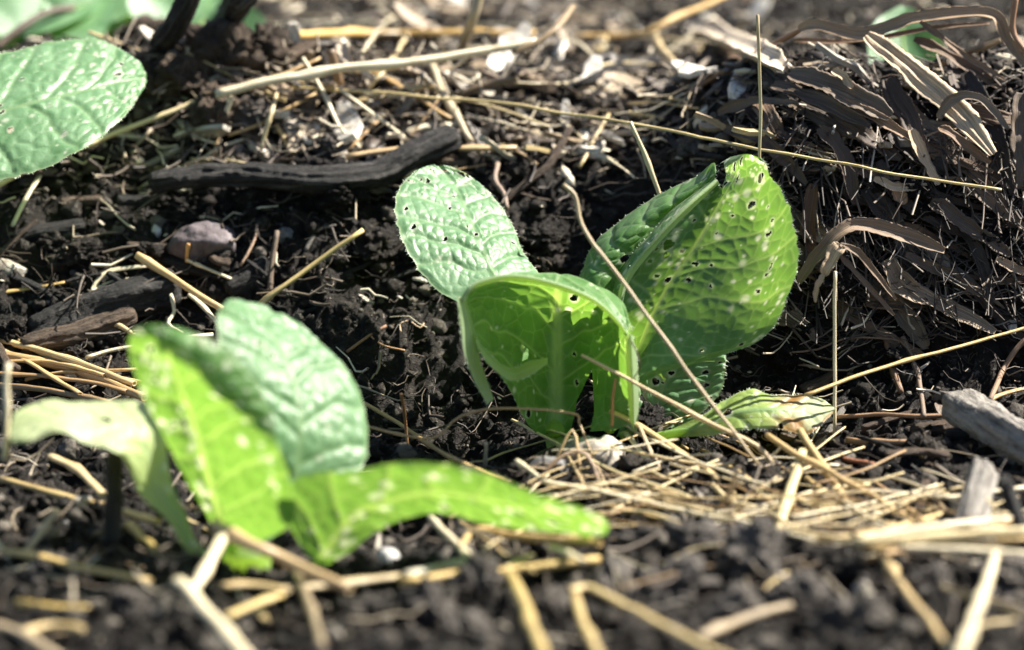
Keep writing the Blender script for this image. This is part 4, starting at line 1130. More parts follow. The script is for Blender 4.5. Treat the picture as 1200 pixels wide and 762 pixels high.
st('second pale straw leaning right above the charred stick', [(398, 105), (437, 134), (479, 165)], 3.2, PALE, (1.4, 0.5))
st('dark brown stub standing at the thick background stalk', [(398, 100), (394, 80), (388, 58)], 8, (.3, .22, .18), (0.8, 1.8), node=False)
st('thin brown stalk crossing left of the dark stub', [(302, 99), (340, 84), (376, 68)], 3.5, (.8, .62, .42), 1.5)
st('flat pale brown stalk lying level behind the charred stick', [(405, 184), (470, 174), (533, 173), (606, 174)], 6.5, (.8, .66, .55), 0.9, flat=.6)
st('pale split straw hanging from the thick stalk at its left end', [(270, 112), (263, 135), (255, 160)], 5, PALE, (1.6, 0.6), flat=.5)
st('thin brown stem under the long grass above the charred stick', [(268, 158), (310, 142), (370, 110)], 3, (.7, .55, .38), 0.8)
ribbon('leaf_scrap', 'white dry leaf scrap caught on the thick background stalk', 'leaf scrap', [(400, 52), (404, 63), (412, 76)], 17, (1.7, 1.7, 1.7), 1.6)
ribbon('leaf_scrap', 'pale curled leaf scraps piled above the charred stick', 'leaf scrap', [(340, 178), (352, 165), (360, 145)], 18, (1.6, 1.6, 1.5), 0.9)
ribbon('leaf_scrap', 'second pale leaf scrap lying in the pile above the charred stick', 'leaf scrap', [(335, 160), (365, 168), (395, 172)], 12, (1.5, 1.45, 1.3), 0.8)
ribbon('wood_chip', 'large white weathered wood chip behind the dark brown stalk', 'wood chip', [(812, 28), (850, 48), (888, 66), (925, 84)], 34, (1.9, 1.95, 2.0), 0.9, thick=.3, taper=.1)
ribbon('wood_chip', 'grey wood chip in the litter below the black forked twig', 'wood chip', [(697, 105), (715, 115), (735, 128)], 14, (1.3, 1.3, 1.35), 0.5, thick=.2)
ribbon('wood_chip', 'white wood chip by the bent brown sheath', 'wood chip', [(658, 35), (664, 45), (668, 58)], 14, (1.8, 1.8, 1.8), 0.7, thick=.2)
# --- dead blades over the right mound
RB = 'dead leaves on the right mound'
D = 'dead leaf'
def rb(label, P, w, tint, h=0.6, **k): return ribbon(k.pop('name', 'dead_leaf'), label, D, P, w, tint, h + 0.8, group=RB, **k)
stalk('dead_stalk', 'dark brown dead stalk rising to the left end of the arch on the mound', 'stalk', [(806, 111, 12), (850, 84, 11.5), (900, 57, 11), (943, 32, 10.5)], 8, tint=(.34, .22, .16))
rb('long dead leaf arching over the top of the mound', [(936, 36, 10.3), (960, 31, 10), (1007, 42, 9.6), (1045, 30, 9.5), (1080, 22, 9.4), (1159, 17, 9.2), (1178, 45, 9), (1204, 78, 8.6)], 17, (1.15, .98, .8), curl=.6, taper=0)
rb('second thin dead leaf lying along the arch on the mound', [(930, 48, 10.6), (980, 50, 10.2), (1040, 44, 9.9), (1090, 34, 9.8), (1160, 28, 9.6)], 9, (.7, .52, .4), curl=.5)
rb('broad pale dead leaf sloping down the mound under the arch', [(1014, 42, 8.6), (1040, 62, 8.2), (1070, 86, 7.9), (1118, 126, 7.0), (1164, 180, 5.2)], 29, (1.75, 1.6, 1.35), curl=.2, taper=-.2, pleats=7)
rb('brown dead leaf under the arch, crossing to the right edge', [(1078, 26, 9.2), (1127, 63, 8.8), (1178, 94, 8)], 10, (.8, .6, .46))
rb('second brown dead leaf under the arch', [(1072, 46, 9.8), (1133, 78, 9.2), (1176, 106, 8.6)], 15, (.55, .42, .33))
rb('grey curled dead leaf looping over the pale one', [(1100, 138, 6.8), (1118, 116, 6.9), (1150, 118, 6.7), (1182, 152, 6.2)], 14, (.85, .78, .72), curl=.7)
rb('short pale dead leaf hanging on the mound face', [(1066, 152), (1083, 189), (1100, 216)], 16, (1.6, 1.45, 1.25), 1.0)
rb('striated grey-brown dead leaf on the left shoulder of the mound', [(925, 86), (985, 106), (1045, 138)], 30, (.5, .44, .4), .9, pleats=14, taper=0)
rb('dark striated dead leaf below the left shoulder of the mound', [(905, 100), (960, 118), (1020, 150)], 22, (.36, .31, .28), .7, pleats=12)
rb('brown dead leaf below the striated one', [(985, 120), (1030, 140), (1078, 170)], 17, (.95, .7, .5), .9)
rb('brown dead leaf beneath the broad pale one', [(1100, 150), (1125, 165), (1160, 192)], 14, (.7, .5, .36), 1.0)
rb('short stub of pale leaf between the striated ones', [(975, 82), (990, 92), (998, 104)], 13, (1.5, 1.35, 1.1), 1.4)
rb('pale torn dead leaf bits where the long grass meets the mound', [(1024, 210), (1052, 221), (1086, 217)], 12, (1.7, 1.55, 1.35), .8)
rb('pinkish torn dead leaf below the long grass on the mound', [(1050, 214), (1055, 228), (1058, 240)], 18, (1.3, 1.0, .85), .7)
rb('brown dead leaf hooked over the mound face, running right', [(936, 332, 2.0), (960, 298, 2.2), (985, 273, 2.5), (1012, 265, 2.7), (1062, 276, 2.8), (1106, 294, 2.8)], 17, (.75, .62, .52), curl=.6, taper=-.2)
rb('dry bleached leaf end hooked at the top of the hanging grass', [(985, 287, 1.6), (975, 302, 1.4), (966, 324, 1.2)], 21, (1.5, 1.35, 1.15), curl=.5)
rb('thin dead leaf curving down right from the bleached leaf end', [(984, 287, 1.6), (1005, 296, 1.7), (1025, 320, 1.8), (1050, 352, 1.8)], 10, (.7, .57, .46))
rb('lower thin dead leaf beside the curved one', [(985, 300, 1.6), (1002, 320, 1.6), (1030, 350, 1.7), (1048, 370, 1.7)], 8, (.5, .42, .36))
rb('small curled leaf tail below the bleached leaf end', [(966, 322, 1.2), (958, 335, 1.0), (955, 354, .8)], 8, (1.5, 1.3, 1.1))
rb('broad grey bark strip running down the mound face to the right', [(1036, 306), (1062, 339), (1102, 360), (1165, 390)], 28, (.95, .86, .78), .6, pleats=12, name='bark_strip')
rb('thin brown leaf along the upper right of the mound face', [(1130, 218), (1160, 238), (1208, 274)], 17, (.5, .4, .33))
rb('short tan leaf end at the right edge of the mound face', [(1168, 305), (1188, 314), (1212, 324)], 13, (1.2, 1.0, .85), .9)
rb('dark leaf hanging at the right edge under the arch', [(1196, 110), (1194, 160), (1199, 218)], 24, (.42, .35, .3), .9)
rb('dark leaf crossing the mound face below the hooked one', [(1060, 300), (1110, 320), (1150, 347)], 17, (.36, .3, .26))
rb('grey torn leaf on the mound face behind the thin upright stalk', [(842, 132), (880, 121), (935, 120)], 15, (.42, .36, .32))
rb('dark brown leaf folded down the left side of the mound face', [(850, 150), (900, 170), (945, 215)], 18, (.3, .24, .2), .6)
rb('dark leaf sagging over the middle of the mound face', [(960, 150), (990, 190), (1000, 240)], 22, (.26, .21, .18), .6)
rb('reddish dark leaf on the mound face behind the tall right leaf', [(955, 215), (948, 262), (950, 310)], 20, (.42, .25, .19), .5)
rb('dark leaf lying right of the pinkish torn one', [(1090, 236), (1130, 262), (1185, 300)], 24, (.3, .25, .22), .6)
st('crooked brown twig at the top right corner', [(1190, -8, 9), (1187, 35, 8.8), (1206, 66, 8.4)], 4.5, (1.5, 1.1, .85), mat='root', name='twig', cat='twig', node=False)
# --- stones
lump('stone', 'purplish grey stone half buried at the left', 'stone', 238, 300, 44, 'purple_stone', 5, (1, .8, .68), .26, rot=.3, sink=.62, angular=.95, freq=1.2, sub=5)
lump('stone', 'pale limestone lump at the foot of the middle seedling', 'stone', 694, 556, 40, 'lime_stone', 8, (1, .8, .85), .42, rot=.8, sink=.05, angular=.5)
lump('stone', 'small brown stone hidden behind the arched brown stem', 'stone', 640, 572, 26, 'grey_stone', 11, (1, .8, .8), .3)
lump('pebble', 'white blurred pebble under the long front leaf', 'pebble', 455, 672, 15, 'white_stone', 12, (1, .9, 1.0), .2, sink=.1)
lump('stone_chip', 'pale flat chip at the left edge above the dark wood', 'stone', 8, 328, 25, 'lime_stone', 13, (1, .7, .6), .3, sink=.1, angular=.9)
lump('stone_chip', 'tiny pale chip left of the purple stone', 'stone', 184, 276, 9, 'white_stone', 14, (.7, .8, 1.2), .25, sink=.1, angular=.9)
lump('stone', 'small grey fuzzy stone right of the purple one', 'stone', 335, 284, 14, 'grey_stone', 15, (1, .8, .8), .2, sink=.1)
lump('stone_chip', 'pale blurred chip in the left foreground', 'stone', 97, 618, 16, 'lime_stone', 16, (.9, .6, .9), .3, sink=0.0, angular=.9)
lump('stone_chip', 'bluish white blurred chip beside the pale one in the left foreground', 'stone', 82, 634, 11, 'white_stone', 17, (1, .7, .7), .3, sink=.0, angular=.9)
lump('stone', 'long pale blurred stone in the front soil at the lower right', 'stone', 1010, 712, 24, 'lime_stone', 18, (.6, .6, 1.0), .25, rot=.4, sink=.2)
lump('stone_chip', 'white chip at the left end of the right straw bundle', 'stone', 1012, 643, 11, 'white_stone', 19, (1.2, .7, .7), .3, sink=-.4)
lump('stone_chip', 'white chip on the soil among the straws right of centre', 'stone', 923, 612, 8, 'white_stone', 20, (1, .8, .8), .3, sink=-.2)

# ------------------------------------------------------------------ words that place a small piece beside a named one
MARKS = {
 'back': [(260, 70, 'the tallest brown clod'), (330, 120, 'the pale hanging straws'), (350, 160, 'the pile of pale scraps'), (393, 78, 'the dark brown stub'), (470, 76, 'the thick pale stalk'), (550, 35, 'the grey upright stalk'),
   (663, 28, 'the bent brown sheath'), (700, 88, 'the black forked twig'), (755, 190, 'the leaning straw'), (775, 60, 'the tan bent stalk'), (850, 50, 'the large white chip'), (880, 78, 'the dark brown dead stalk'),
   (440, 205, 'the long charred stick'), (530, 160, 'the crusted stick end'), (640, 195, 'the standing bark strip'), (589, 215, 'the grey curled root'), (540, 118, 'the very long grass stem'), (506, 172, 'the level brown stalk'), (420, 40, 'the level golden straw'),
   (205, 30, 'the black slanting stake'), (165, 105, 'the upper left leaf'), (830, 15, 'the golden stalk at the top edge'), (1010, 45, 'the arching dead leaf'), (1090, 100, 'the broad pale dead leaf'), (500, 230, 'the pale bumpy leaf'), (100, 190, 'the golden straw at the upper left'), (1140, 30, 'the arch at the top right'), (600, 125, 'the middle of the long grass')],
 'mound': [(960, 35, 'the long arch'), (1010, 110, 'the striated dead leaf'), (1090, 100, 'the broad pale dead leaf'), (1135, 120, 'the curled grey leaf'), (1083, 190, 'the short pale leaf'), (1052, 220, 'the torn leaf bits'), (891, 150, 'the thin upright stalk'), (1012, 266, 'the hooked dead leaf'), (975, 302, 'the bleached leaf end'), (1090, 350, 'the grey bark strip'), (1030, 340, 'the thin curved leaf'),
   (950, 262, 'the reddish dark leaf'), (1190, 312, 'the tan leaf end'), (1196, 160, 'the hanging dark leaf'), (1165, 245, 'the brown upper leaf'), (990, 190, 'the sagging dark leaf'), (930, 200, 'the tall green leaf'), (1070, 420, 'the crooked black twig'), (1130, 265, 'the right dark leaf'), (978, 370, 'the hanging grass')],
 'front': [(600, 600, 'the long front leaf'), (455, 672, 'the white pebble'), (709, 645, 'the black stub'), (915, 610, 'the bright standing straw'), (1100, 632, 'the right straw bundle'), (1145, 690, 'the bright stuck straw'), (1075, 705, 'the dull straw'), (1010, 712, 'the long pale stone'),
   (685, 700, 'the broken straw bend'), (800, 743, 'the long broken straw'), (620, 715, 'the wide dull straw'), (590, 670, 'the yellow straw'), (250, 715, 'the thick pale straw'), (100, 667, 'the golden straw at the left'), (97, 618, 'the pale blurred chip'), (40, 710, 'the yellow straw in the corner'), (360, 710, 'the brown stem'), (700, 585, 'the bright sloping straw'),
   (870, 725, 'the bent dull straw'), (1145, 590, 'the grey stick end'), (1190, 600, 'the leaning black stick'), (695, 550, 'the pale limestone'), (900, 560, 'the doubled straw'), (530, 640, 'the small straw fork'), (640, 630, 'the golden brown straw'), (60, 755, 'the stalk in the lower left corner'), (1040, 590, 'the level straw')],
 'middle': [(240, 290, 'the purple stone'), (213, 335, 'the orange straw'), (365, 312, 'the jutting golden straw'), (120, 330, 'the looped grass'), (90, 372, 'the large wood chunk'), (110, 392, 'the frayed wood chunk'), (50, 272, 'the short charred stick'), (8, 328, 'the pale edge chip'), (290, 326, 'the ribbed charcoal'),
   (335, 284, 'the fuzzy grey stone'), (480, 385, 'the hooked rootlet'), (428, 397, 'the reddish twig'), (480, 510, 'the bent grass stem'), (545, 280, 'the pale bumpy leaf'), (640, 400, 'the hooded leaf'), (900, 478, 'the yellowing leaf'), (978, 400, 'the hanging grass'), (1070, 440, 'the crooked black twig'),
   (1165, 505, 'the grey log'), (1090, 360, 'the grey bark strip'), (1030, 270, 'the hooked dead leaf'), (1050, 486, 'the level tan twig'), (1050, 518, 'the low pale twig'), (1080, 420, 'the slanting golden straw'), (870, 340, 'the tall right leaf'), (300, 440, 'the front seedling'), (80, 430, 'the bundle at the left edge'), (440, 470, 'the dark hollow')]}
USED = set()
def landmark_words(px, py, zone, stem=''):
    m = sorted(MARKS[zone], key=lambda q: math.hypot(q[0] - px, (q[1] - py) * 1.3))
    def side(q):
        dx, dy = px - q[0], py - q[1]
        far = 'just ' if math.hypot(dx, dy) < 28 else ''
        if abs(dx) > 1.3 * abs(dy): return far + ('right of ' if dx > 0 else 'left of ') + q[2]
        if abs(dy) > 1.3 * abs(dx): return far + ('below ' if dy > 0 else 'above ') + q[2]
        return far + ('lower ' if dy > 0 else 'upper ') + ('right of ' if dx > 0 else 'left of ') + q[2]
    tries = [side(m[0]), side(m[0]) + ', towards ' + m[1][2], side(m[1]) + ', towards ' + m[2][2], side(m[0]) + ', towards ' + m[2][2], side(m[2]) + ', towards ' + m[0][2], side(m[1]) + ', towards ' + m[0][2], side(m[1]), side(m[2]), side(m[0]) + ', towards ' + m[3][2]]
    for t in tries:
        w = ' '.join((stem + ' ' + t).replace('upper left of', 'up and left of').replace('upper right of', 'up and right of').replace('lower left of', 'down and left of').replace('lower right of', 'down and right of').split())
        if w not in USED and len(w.split()) <= 16: break
    USED.add(w)
    return w

# ------------------------------------------------------------------ soil clods (things), crumbs, fibres, litter
clods = [lump_mesh('soil_clod', 'soil', 200 + k, 5, 0.85, 2.0, (1, .9, .7)) for k in range(5)]
dclods = [lump_mesh('soil_clod', 'dry_soil', 240 + k, 5, 0.95, 2.1, (1, .9, .7)) for k in range(4)]
bclods = [lump_mesh('soil_clod', 'brown_soil', 220 + k, 5, 0.8, 2.0, (1, .9, .8)) for k in range(3)]
def clod(px, py, size, label, group, k=0, brown=False, sink=.35):
    p = on(px, py, 0)
    s = px_scale(p[None]) * size
    kit = bclods if brown is True else dclods if brown else clods
    z = max(float(ground(p[0], p[1])), p[2] - 0.2)
    o = link('soil_clod', kit[k % len(kit)], np.array([p[0], p[1], z + s * 0.28]))
    o.scale = (s * random.uniform(.9, 1.1), s * random.uniform(.8, 1.1), s * random.uniform(.85, 1.1))
    o.rotation_euler = (random.uniform(-.4, .4), random.uniform(-.4, .4), random.uniform(0, 6.28))
    return tag(o, label, 'soil clod', group)
G1 = 'brown clods at the upper left'
clod(265, 72, 50, 'tallest brown soil clod, standing right of the black stake', G1, 0, True)
clod(165, 62, 34, 'brown soil clod just right of the upper left leaf', G1, 1, True)
clod(215, 100, 36, 'brown soil clod below the black stake', G1, 2, True)
clod(310, 72, 30, 'small brown clod on the right slope of the tallest one', G1, 1, True)
clod(178, 105, 30, 'brown soil clod between the upper left leaf and the golden straw', G1, 0, True)
clod(250, 158, 30, 'brown clod in the hollow under the golden straw', G1, 2, True)
G2 = 'black clods round the charred stick'
clod(300, 245, 40, 'black crumbly clod under the left part of the charred stick', G2, 0)
clod(380, 238, 34, 'black crumbly clod under the middle of the charred stick', G2, 1)
clod(528, 182, 24, 'soil crust stuck on the right end of the charred stick', G2, 2, sink=-.4)
clod(95, 308, 28, 'round black clod left of the looped grass', G2, 3)
clod(60, 300, 22, 'small black clod near the left edge under the short charred stick', G2, 4)
clod(400, 262, 26, 'greyish clod right of the golden jutting straw', G2, 2)
clod(440, 300, 28, 'black clod left of the pale bumpy leaf', G2, 3)
clod(640, 285, 30, 'black clod between the pale bumpy leaf and the rear leaf', G2, 4)
G3 = 'blurred clods along the front ridge'
for k, (x, y, s) in enumerate([(760, 655, 30), (820, 660, 34), (880, 690, 38), (950, 650, 34), (985, 640, 22), (720, 700, 34), (790, 710, 40), (860, 740, 36), (940, 735, 40), (1040, 700, 30), (1090, 720, 32), (1180, 700, 36), (640, 720, 30), (560, 710, 30), (500, 735, 34), (430, 720, 32), (150, 735, 30), (60, 690, 26), (1000, 755, 36), (1140, 680, 22), (200, 640, 20), (550, 755, 30)]):
    clod(x, y, s * 1.0, landmark_words(x, y, 'front', 'grey blurred front ridge clod'), G3, k, 'dry')

def random_view_points(n, seed, weight=None, x=(-40, 1240), y=(-5, 770)):
    rng = np.random.default_rng(seed)
    out = []
    while len(out) < n:
        px, py = rng.uniform(*x), rng.uniform(*y)
        if weight and rng.random() > weight(px, py): continue
        p = on(px, py, 0.0)
        out.append((p[0], p[1], px, py))
    return np.array(out), rng

# crumbs: thousands of tiny clods, joined
def ico(sub):
    bm = bmesh.new(); bmesh.ops.create_icosphere(bm, subdivisions=sub, radius=1.0)
    V = np.array([v.co[:] for v in bm.verts]); F = np.array([[v.index for v in f.verts] for f in bm.faces]); bm.free()
    return V, F
def scatter(n, seed, sub, lo, hi, mat, name, flat=0.8, amp=0.45):
    rng = np.random.default_rng(seed)
    # uniform over the ground seen, denser near the lens so that it stays even in the picture
    y = -36 + 62 * rng.random(n) ** 1.1
    half = 0.1175 * (y + 122) + 1.5
    x = (rng.random(n) * 2 - 1) * half - 1.6
    z = ground(x, y)
    V0, F0 = ico(sub)
    r = lo * (hi / lo) ** (rng.random(n) ** 1.8)
    sh = np.stack([V0 * (1 + amp * fbm(V0 * 1.9 + 9.1 * k, 4, seed + k, 0.65))[:, None] for k in range(12)])
    Q = rng.normal(0, 1, (n, 4)); Q /= np.linalg.norm(Q, axis=1)[:, None]
    w, a, b, c = Q.T
    R = np.stack([np.stack([1 - 2 * (b * b + c * c), 2 * (a * b - c * w), 2 * (a * c + b * w)], -1),
                  np.stack([2 * (a * b + c * w), 1 - 2 * (a * a + c * c), 2 * (b * c - a * w)], -1),
                  np.stack([2 * (a * c - b * w), 2 * (b * c + a * w), 1 - 2 * (a * a + b * b)], -1)], 1)
    V = np.einsum('nij,nkj->nki', R, sh[rng.integers(0, 12, n)]) * r[:, None, None] * np.array([1, 1, flat])
    V = V + np.stack([x, y, z + r * 0.35], -1)[:, None]
    F = F0[None] + (np.arange(n) * len(V0))[:, None, None]
    me = make_mesh(name, V.reshape(-1, 3), F.reshape(-1, 3), M[mat], smooth=False)
    return tag(link(name, me), 'loose crumbs of dark soil all over the ground', 'soil', kind='stuff')
scatter(5200, 51, 2, 0.08, 0.36, 'crumb', 'soil_crumbs', amp=.95)
o = scatter(14000, 52, 1, 0.03, 0.13, 'crumb', 'soil_grains', amp=.3)
o['label'] = 'fine loose grains of dark soil all over the ground'

# fibres and fine litter, joined
def strands(n, seed, wl, rad, ln, mat, name, label, curl=0.5, lift=0.25, sides=3, seg=7, ylim=(-5, 770), wide=1.0):
    P, rng = random_view_points(n, seed, wl, (-40, 1240), ylim)
    Vs, Fs, off = [], [], 0
    a = np.linspace(0, 2 * np.pi, sides, endpoint=False)
    for x, y, px, py in P:
        L = rng.uniform(*ln)
        az = rng.uniform(0, 2 * np.pi)
        d = np.array([math.cos(az), math.sin(az) * 0.8, rng.normal(0, 0.30)])
        path = [np.array([x, y, 0.0])]
        for k in range(seg):
            d = d + rng.normal(0, curl, 3) * np.array([1, 1, .6])
            d /= np.linalg.norm(d)
            path.append(path[-1] + d * L / seg)
        path = np.array(path)
        path -= path.mean(0) - np.array([x, y, 0])
        zz = ground(path[:, 0], path[:, 1])
        path[:, 2] = np.maximum(zz, zz.max() * 0.6 + zz * 0.4) + np.abs(path[:, 2] * 0.8) + rng.uniform(0.02, lift)
        T, Nn, B = frames(path)
        r = rng.uniform(*rad) * np.linspace(1, 0.5, seg + 1)
        V = path[:, None] + (Nn[:, None] * np.cos(a)[None, :, None] + B[:, None] * wide * np.sin(a)[None, :, None]) * r[:, None, None]
        Vs.append(V.reshape(-1, 3)); Fs.append(grid_faces(seg + 1, sides, True, off)); off += (seg + 1) * sides
    me = make_mesh(name, np.concatenate(Vs), np.concatenate(Fs), M[mat])
    return tag(link(name, me), label, 'roots', kind='stuff')
strands(1050, 71, lambda x, y: 0.22 if x > 830 and y < 420 else 0.9 if y > 200 else 0.4, (0.008, 0.022), (0.5, 2.0), 'fibre', 'root_fibres', 'fine root fibres tangled through the soil')
strands(1100, 73, lambda x, y: 1.0 if x > 850 else 0, (0.01, 0.03), (0.6, 2.4), 'shred', 'dead_leaf_shreds', 'shredded dead leaf strips matted over the mound', curl=.10, lift=.25, sides=4, seg=4, ylim=(70, 430), wide=1.8)
strands(1300, 72, lambda x, y: 1.0 if (y < 230 and x < 830) else 0.12, (0.02, 0.06), (0.6, 2.6), 'litter', 'fine_litter', 'fine straw and stem litter strewn over the soil', curl=.18, lift=.5, sides=4, seg=4)

G4 = 'middling clods between the seedlings'
P_, rng_ = random_view_points(85, 61, lambda x, y: 1.0 if y > 215 else 0.35, (0, 1200), (150, 640))
for k, (X, Y, px, py) in enumerate(P_):
    if math.hypot(px - 668, py - 500) < 60: continue
    sz = rng_.uniform(9, 24)
    clod(px, py, sz, landmark_words(px, py, 'middle' if py < 565 else 'front', ('small' if sz < 14 else 'middling' if sz < 19 else 'big') + ' black crumbly clod'), G4, k, py < 200, sink=.3)

rc = np.random.default_rng(909)
for k in range(58):
    if k < 34: px, py, zone = rc.uniform(0, 560), rc.uniform(215, 420), 'middle'
    elif k < 46: px, py, zone = rc.uniform(480, 860), rc.uniform(60, 260), 'back'
    else: px, py, zone = rc.uniform(880, 1200), rc.uniform(490, 590), 'middle'
    if zone == 'middle' and (math.hypot(px - 545, py - 280) < 70 or (px < 440 and py > 360 and px > 140)): continue
    ln, an, r = rc.uniform(22, 80), rc.normal(0, .6), rc.uniform(2.2, 7.5)
    dx, dy = math.cos(an) * ln / 2, math.sin(an) * ln / 2
    mt, tone = [('char', 'black charred'), ('bark', 'brown'), ('weathered', 'grey')][int(rc.choice(3, p=[.6, .3, .1]))]
    wood('twig', landmark_words(px, py, zone, f"{'thin' if r < 4 else 'stout' if r > 6 else 'short'} {tone} twig"), 'twig', [(px - dx, py - dy), (px + rc.normal(0, 4), py + rc.normal(0, 4)), (px + dx, py + dy)], r, mt, rc.uniform(.3, .9), flat=rc.uniform(.5, 1), taper=rc.uniform(-.3, .5), group='broken twigs strewn over the soil', sides=14)

G5 = 'thin straws of the tangled layer in front'
rs = np.random.default_rng(404)
for k in range(84):
    if k < 66: px, py = rs.uniform(580, 1200), rs.normal(596, 26)
    else: px, py = rs.uniform(690, 960), rs.uniform(520, 590)
    ln, an = rs.uniform(60, 250), rs.normal(0.10, 0.26) if k < 66 else rs.uniform(-.7, .7)
    dx, dy = math.cos(an) * ln / 2, math.sin(an) * ln / 2
    bow = rs.normal(0, 5)
    r = rs.uniform(1.2, 2.9)
    tone, t = [('pale', PALE), ('golden', GOLD), ('dull', (.75, .66, .5)), ('bright', (1.15, 1.1, .95)), ('brown', (.6, .45, .33))][int(rs.integers(5))]
    st(landmark_words(px, py, 'front', f"{'short' if ln < 100 else 'long' if ln > 170 else 'thin'} {tone} loose straw"), [(px - dx, py - dy), (px, py + bow), (px + dx, py + dy)], r, t, (rs.uniform(.3, .9), rs.uniform(.3, 1.1)), group=G5)
for k in range(26):
    px, py, ln, an = rs.uniform(250, 860), rs.uniform(30, 210), rs.uniform(40, 150), rs.normal(0, .7)
    dx, dy = math.cos(an) * ln / 2, math.sin(an) * ln / 2
    tone, t = [('pale', PALE), ('golden', GOLD), ('dull', (.75, .66, .5)), ('brown', (.6, .45, .33))][int(rs.integers(4))]
    st(landmark_words(px, py, 'back', f"{'short' if ln < 75 else 'long' if ln > 115 else 'thin'} {tone} loose straw"), [(px - dx, py - dy), (px, py + rs.normal(0, 5)), (px + dx, py + dy)], rs.uniform(1.5, 3.2), t, (rs.uniform(.3, .9), rs.uniform(.3, 1.1)), group='thin loose straws in the back litter')
for k in range(46):
    px, py, ln, an = rs.uniform(860, 1200), rs.uniform(95, 390), rs.uniform(60, 170), rs.normal(0.5, .38)
    dx, dy = math.cos(an) * ln / 2, math.sin(an) * ln / 2
    tone, t = [('dark brown', (.24, .19, .16)), ('dark', (.15, .13, .12)), ('brown', (.48, .36, .28)), ('grey', (.5, .46, .42)), ('tan', (1.1, .95, .76))][int(rs.choice(5, p=[.32, .36, .16, .08, .08]))]
    rb(landmark_words(px, py, 'mound', f"{'short' if ln < 75 else 'long' if ln > 105 else 'matted'} {tone} dead leaf"), [(px - dx, py - dy), (px + rs.normal(0, 5), py + rs.normal(0, 6)), (px + dx, py + dy)], rs.uniform(13, 34), t, rs.uniform(-.3, .3), pleats=float(rs.uniform(9, 20)), curl=float(rs.uniform(.1, .45)), taper=float(rs.uniform(.2, .75)))

# chips, fragments, scraps: single things that share meshes
def slab_mesh(name, mat, seed, L, W, T, bend=0.2):
    rng = np.random.default_rng(seed)
    n = 6
    t = np.linspace(-1, 1, n)
    wv = W * (1 - 0.5 * np.abs(t) ** 3) * rng.uniform(.7, 1.1, n)
    z = bend * L * (t ** 2) * 0.3 + rng.normal(0, 0.04 * L, n) * 0.5
    V, F = [], []
    for k in range(n):
        y0 = rng.normal(0, 0.1 * W)
        V += [(t[k] * L, y0 - wv[k], z[k] + T), (t[k] * L, y0 + wv[k], z[k] + T * rng.uniform(.6, 1.4)), (t[k] * L, y0 + wv[k], z[k] - T), (t[k] * L, y0 - wv[k], z[k] - T)]
    for k in range(n - 1):
        for j in range(4):
            F.append((k * 4 + j, k * 4 + (j + 1) % 4, k * 4 + 4 + (j + 1) % 4, k * 4 + 4 + j))
    F += [(3, 2, 1, 0), tuple((n - 1) * 4 + j for j in range(4))]
    return make_mesh(name, np.array(V), F, M[mat], smooth=False)
chips = [slab_mesh('wood_chip', 'chip', 300 + k, 1.0, random.uniform(.22, .5), random.uniform(.05, .12), random.uniform(-.3, .5)) for k in range(8)]
frags = [slab_mesh('straw_fragment', 'fragment', 320 + k, 1.0, random.uniform(.05, .1), 0.05, random.uniform(-.2, .3)) for k in range(6)]
def spread(n, seed, meshes, name, cat, zone, group, weight, size, tones, x=(-40, 1240), y=(-5, 770), tilt=0.35):
    P, rng = random_view_points(n, seed, weight, x, y)
    for (X, Y, px, py) in P:
        s = size[0] * (size[1] / size[0]) ** rng.random()
        k = int(rng.integers(len(meshes)))
        tone, colr = tones[int(rng.integers(len(tones)))]
        o = link(name, meshes[k], (X, Y, float(ground(X, Y)) + 0.22 + 0.15 * s * rng.random()))
        o.scale = (s, s, s)
        o.color = (*(np.array(colr) * rng.uniform(.85, 1.15)), 1)
        o.rotation_euler = (rng.normal(0, tilt), rng.normal(0, tilt), rng.uniform(0, 6.28))
        f = math.log(s / size[0]) / math.log(size[1] / size[0])
        tag(o, landmark_words(px, py, zone, f"{'small' if f < .35 else 'middling' if f < .7 else 'large'} {tone} {cat}"), cat, group)
spread(270, 81, chips, 'wood_chip', 'wood chip', 'back', 'chips in the back litter',
       lambda x, y: (1.0 if 480 < x < 900 and y < 130 else 0.45 if x < 850 and y < 210 else 0.1), (0.3, 1.25), CHIP_TONES, y=(-25, 240))
spread(110, 82, frags, 'straw_fragment', 'straw fragment', 'back', 'straw fragments in the back litter',
       lambda x, y: (1.0 if 240 < x < 900 and y < 210 else 0.2), (0.5, 1.9), FRAG_TONES, y=(-25, 240))
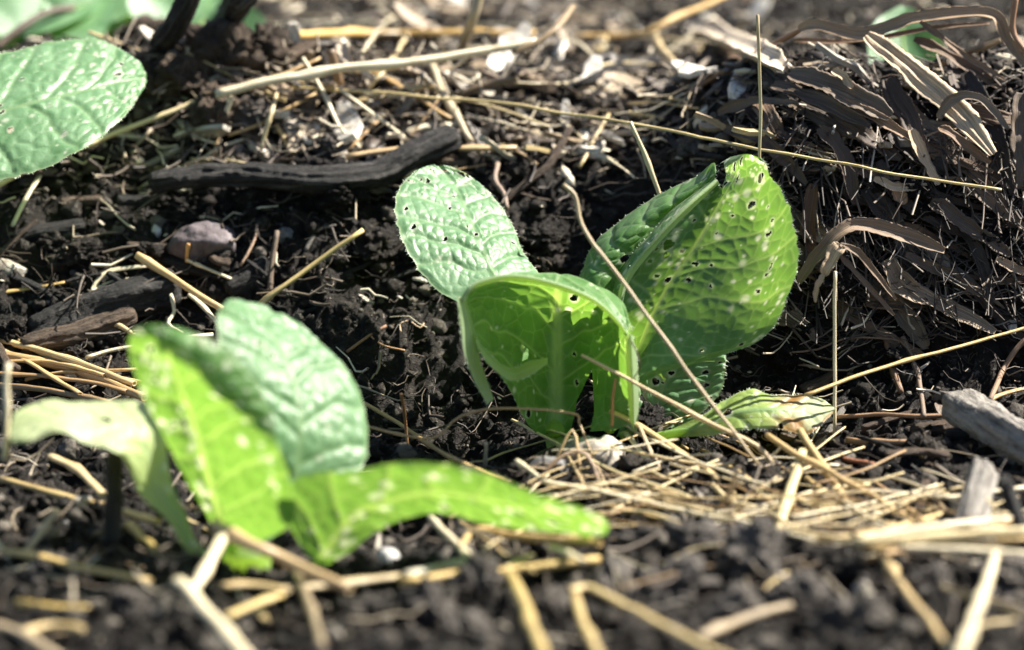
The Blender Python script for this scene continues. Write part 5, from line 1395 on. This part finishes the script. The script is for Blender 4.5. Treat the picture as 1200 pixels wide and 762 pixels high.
spread(90, 83, frags, 'straw_fragment', 'straw fragment', 'front', 'straw fragments on the front soil',
       lambda x, y: 1.0 if (x > 560 and y < 650) else 0.4, (0.3, 1.3), FRAG_TONES, y=(530, 770))
spread(60, 84, chips, 'wood_chip', 'wood chip', 'middle', 'chips on the middle soil',
       lambda x, y: 1.0, (0.12, 0.45), CHIP_TONES, y=(240, 560))

# the rest of the back litter: small flakes past counting
def flakes(n, seed, weight, size, name, label, y=(-25, 240)):
    P, rng = random_view_points(n, seed, weight, (-40, 1240), y)
    B0 = np.array([(-1, -.3, 0), (-.4, -.42, .08), (.5, -.3, .03), (1, .05, .1), (.4, .38, .05), (-.6, .3, 0)])
    T = np.concatenate([B0 + [0, 0, .06], B0 - [0, 0, .06]])
    F0 = np.array([(0, 1, 2), (0, 2, 3), (0, 3, 4), (0, 4, 5), (6, 8, 7), (6, 9, 8), (6, 10, 9), (6, 11, 10)] + [t for k in range(6) for t in ((k, k + 6, (k + 1) % 6), ((k + 1) % 6, k + 6, (k + 1) % 6 + 6))])
    Vs, Fs = [], []
    for k, (X, Y, _, _) in enumerate(P):
        s = size[0] * (size[1] / size[0]) ** rng.random()
        q = Quaternion((0, 0, 1), rng.uniform(0, 6.28)) @ Quaternion((1, 0, 0), rng.normal(0, .5)) @ Quaternion((0, 1, 0), rng.normal(0, .4))
        v = (T * np.array([1, rng.uniform(.3, 1.2), 1]) * s) @ np.array(q.to_matrix()).T
        Vs.append(v + [X, Y, float(ground(X, Y)) + .1 + .4 * s * rng.random()]); Fs.append(F0 + 12 * k)
    me = make_mesh(name, np.concatenate(Vs), np.concatenate(Fs), M['litter'], smooth=False)
    tag(link(name, me), label, 'litter', kind='stuff')
flakes(2900, 91, lambda x, y: (0.8 if x > 850 and y < 50 else 0.4 if x > 860 else 1.0 if 400 < x < 900 and y < 140 else 0.55 if x < 830 and y < 215 else 0.1), (0.12, 0.6), 'leaf_litter', 'small flakes of dry leaf and bark littering the soil at the back')
flakes(500, 92, lambda x, y: 1.0, (0.04, 0.16), 'bark_flakes', 'tiny bark flakes on the soil round the seedlings', y=(240, 770))
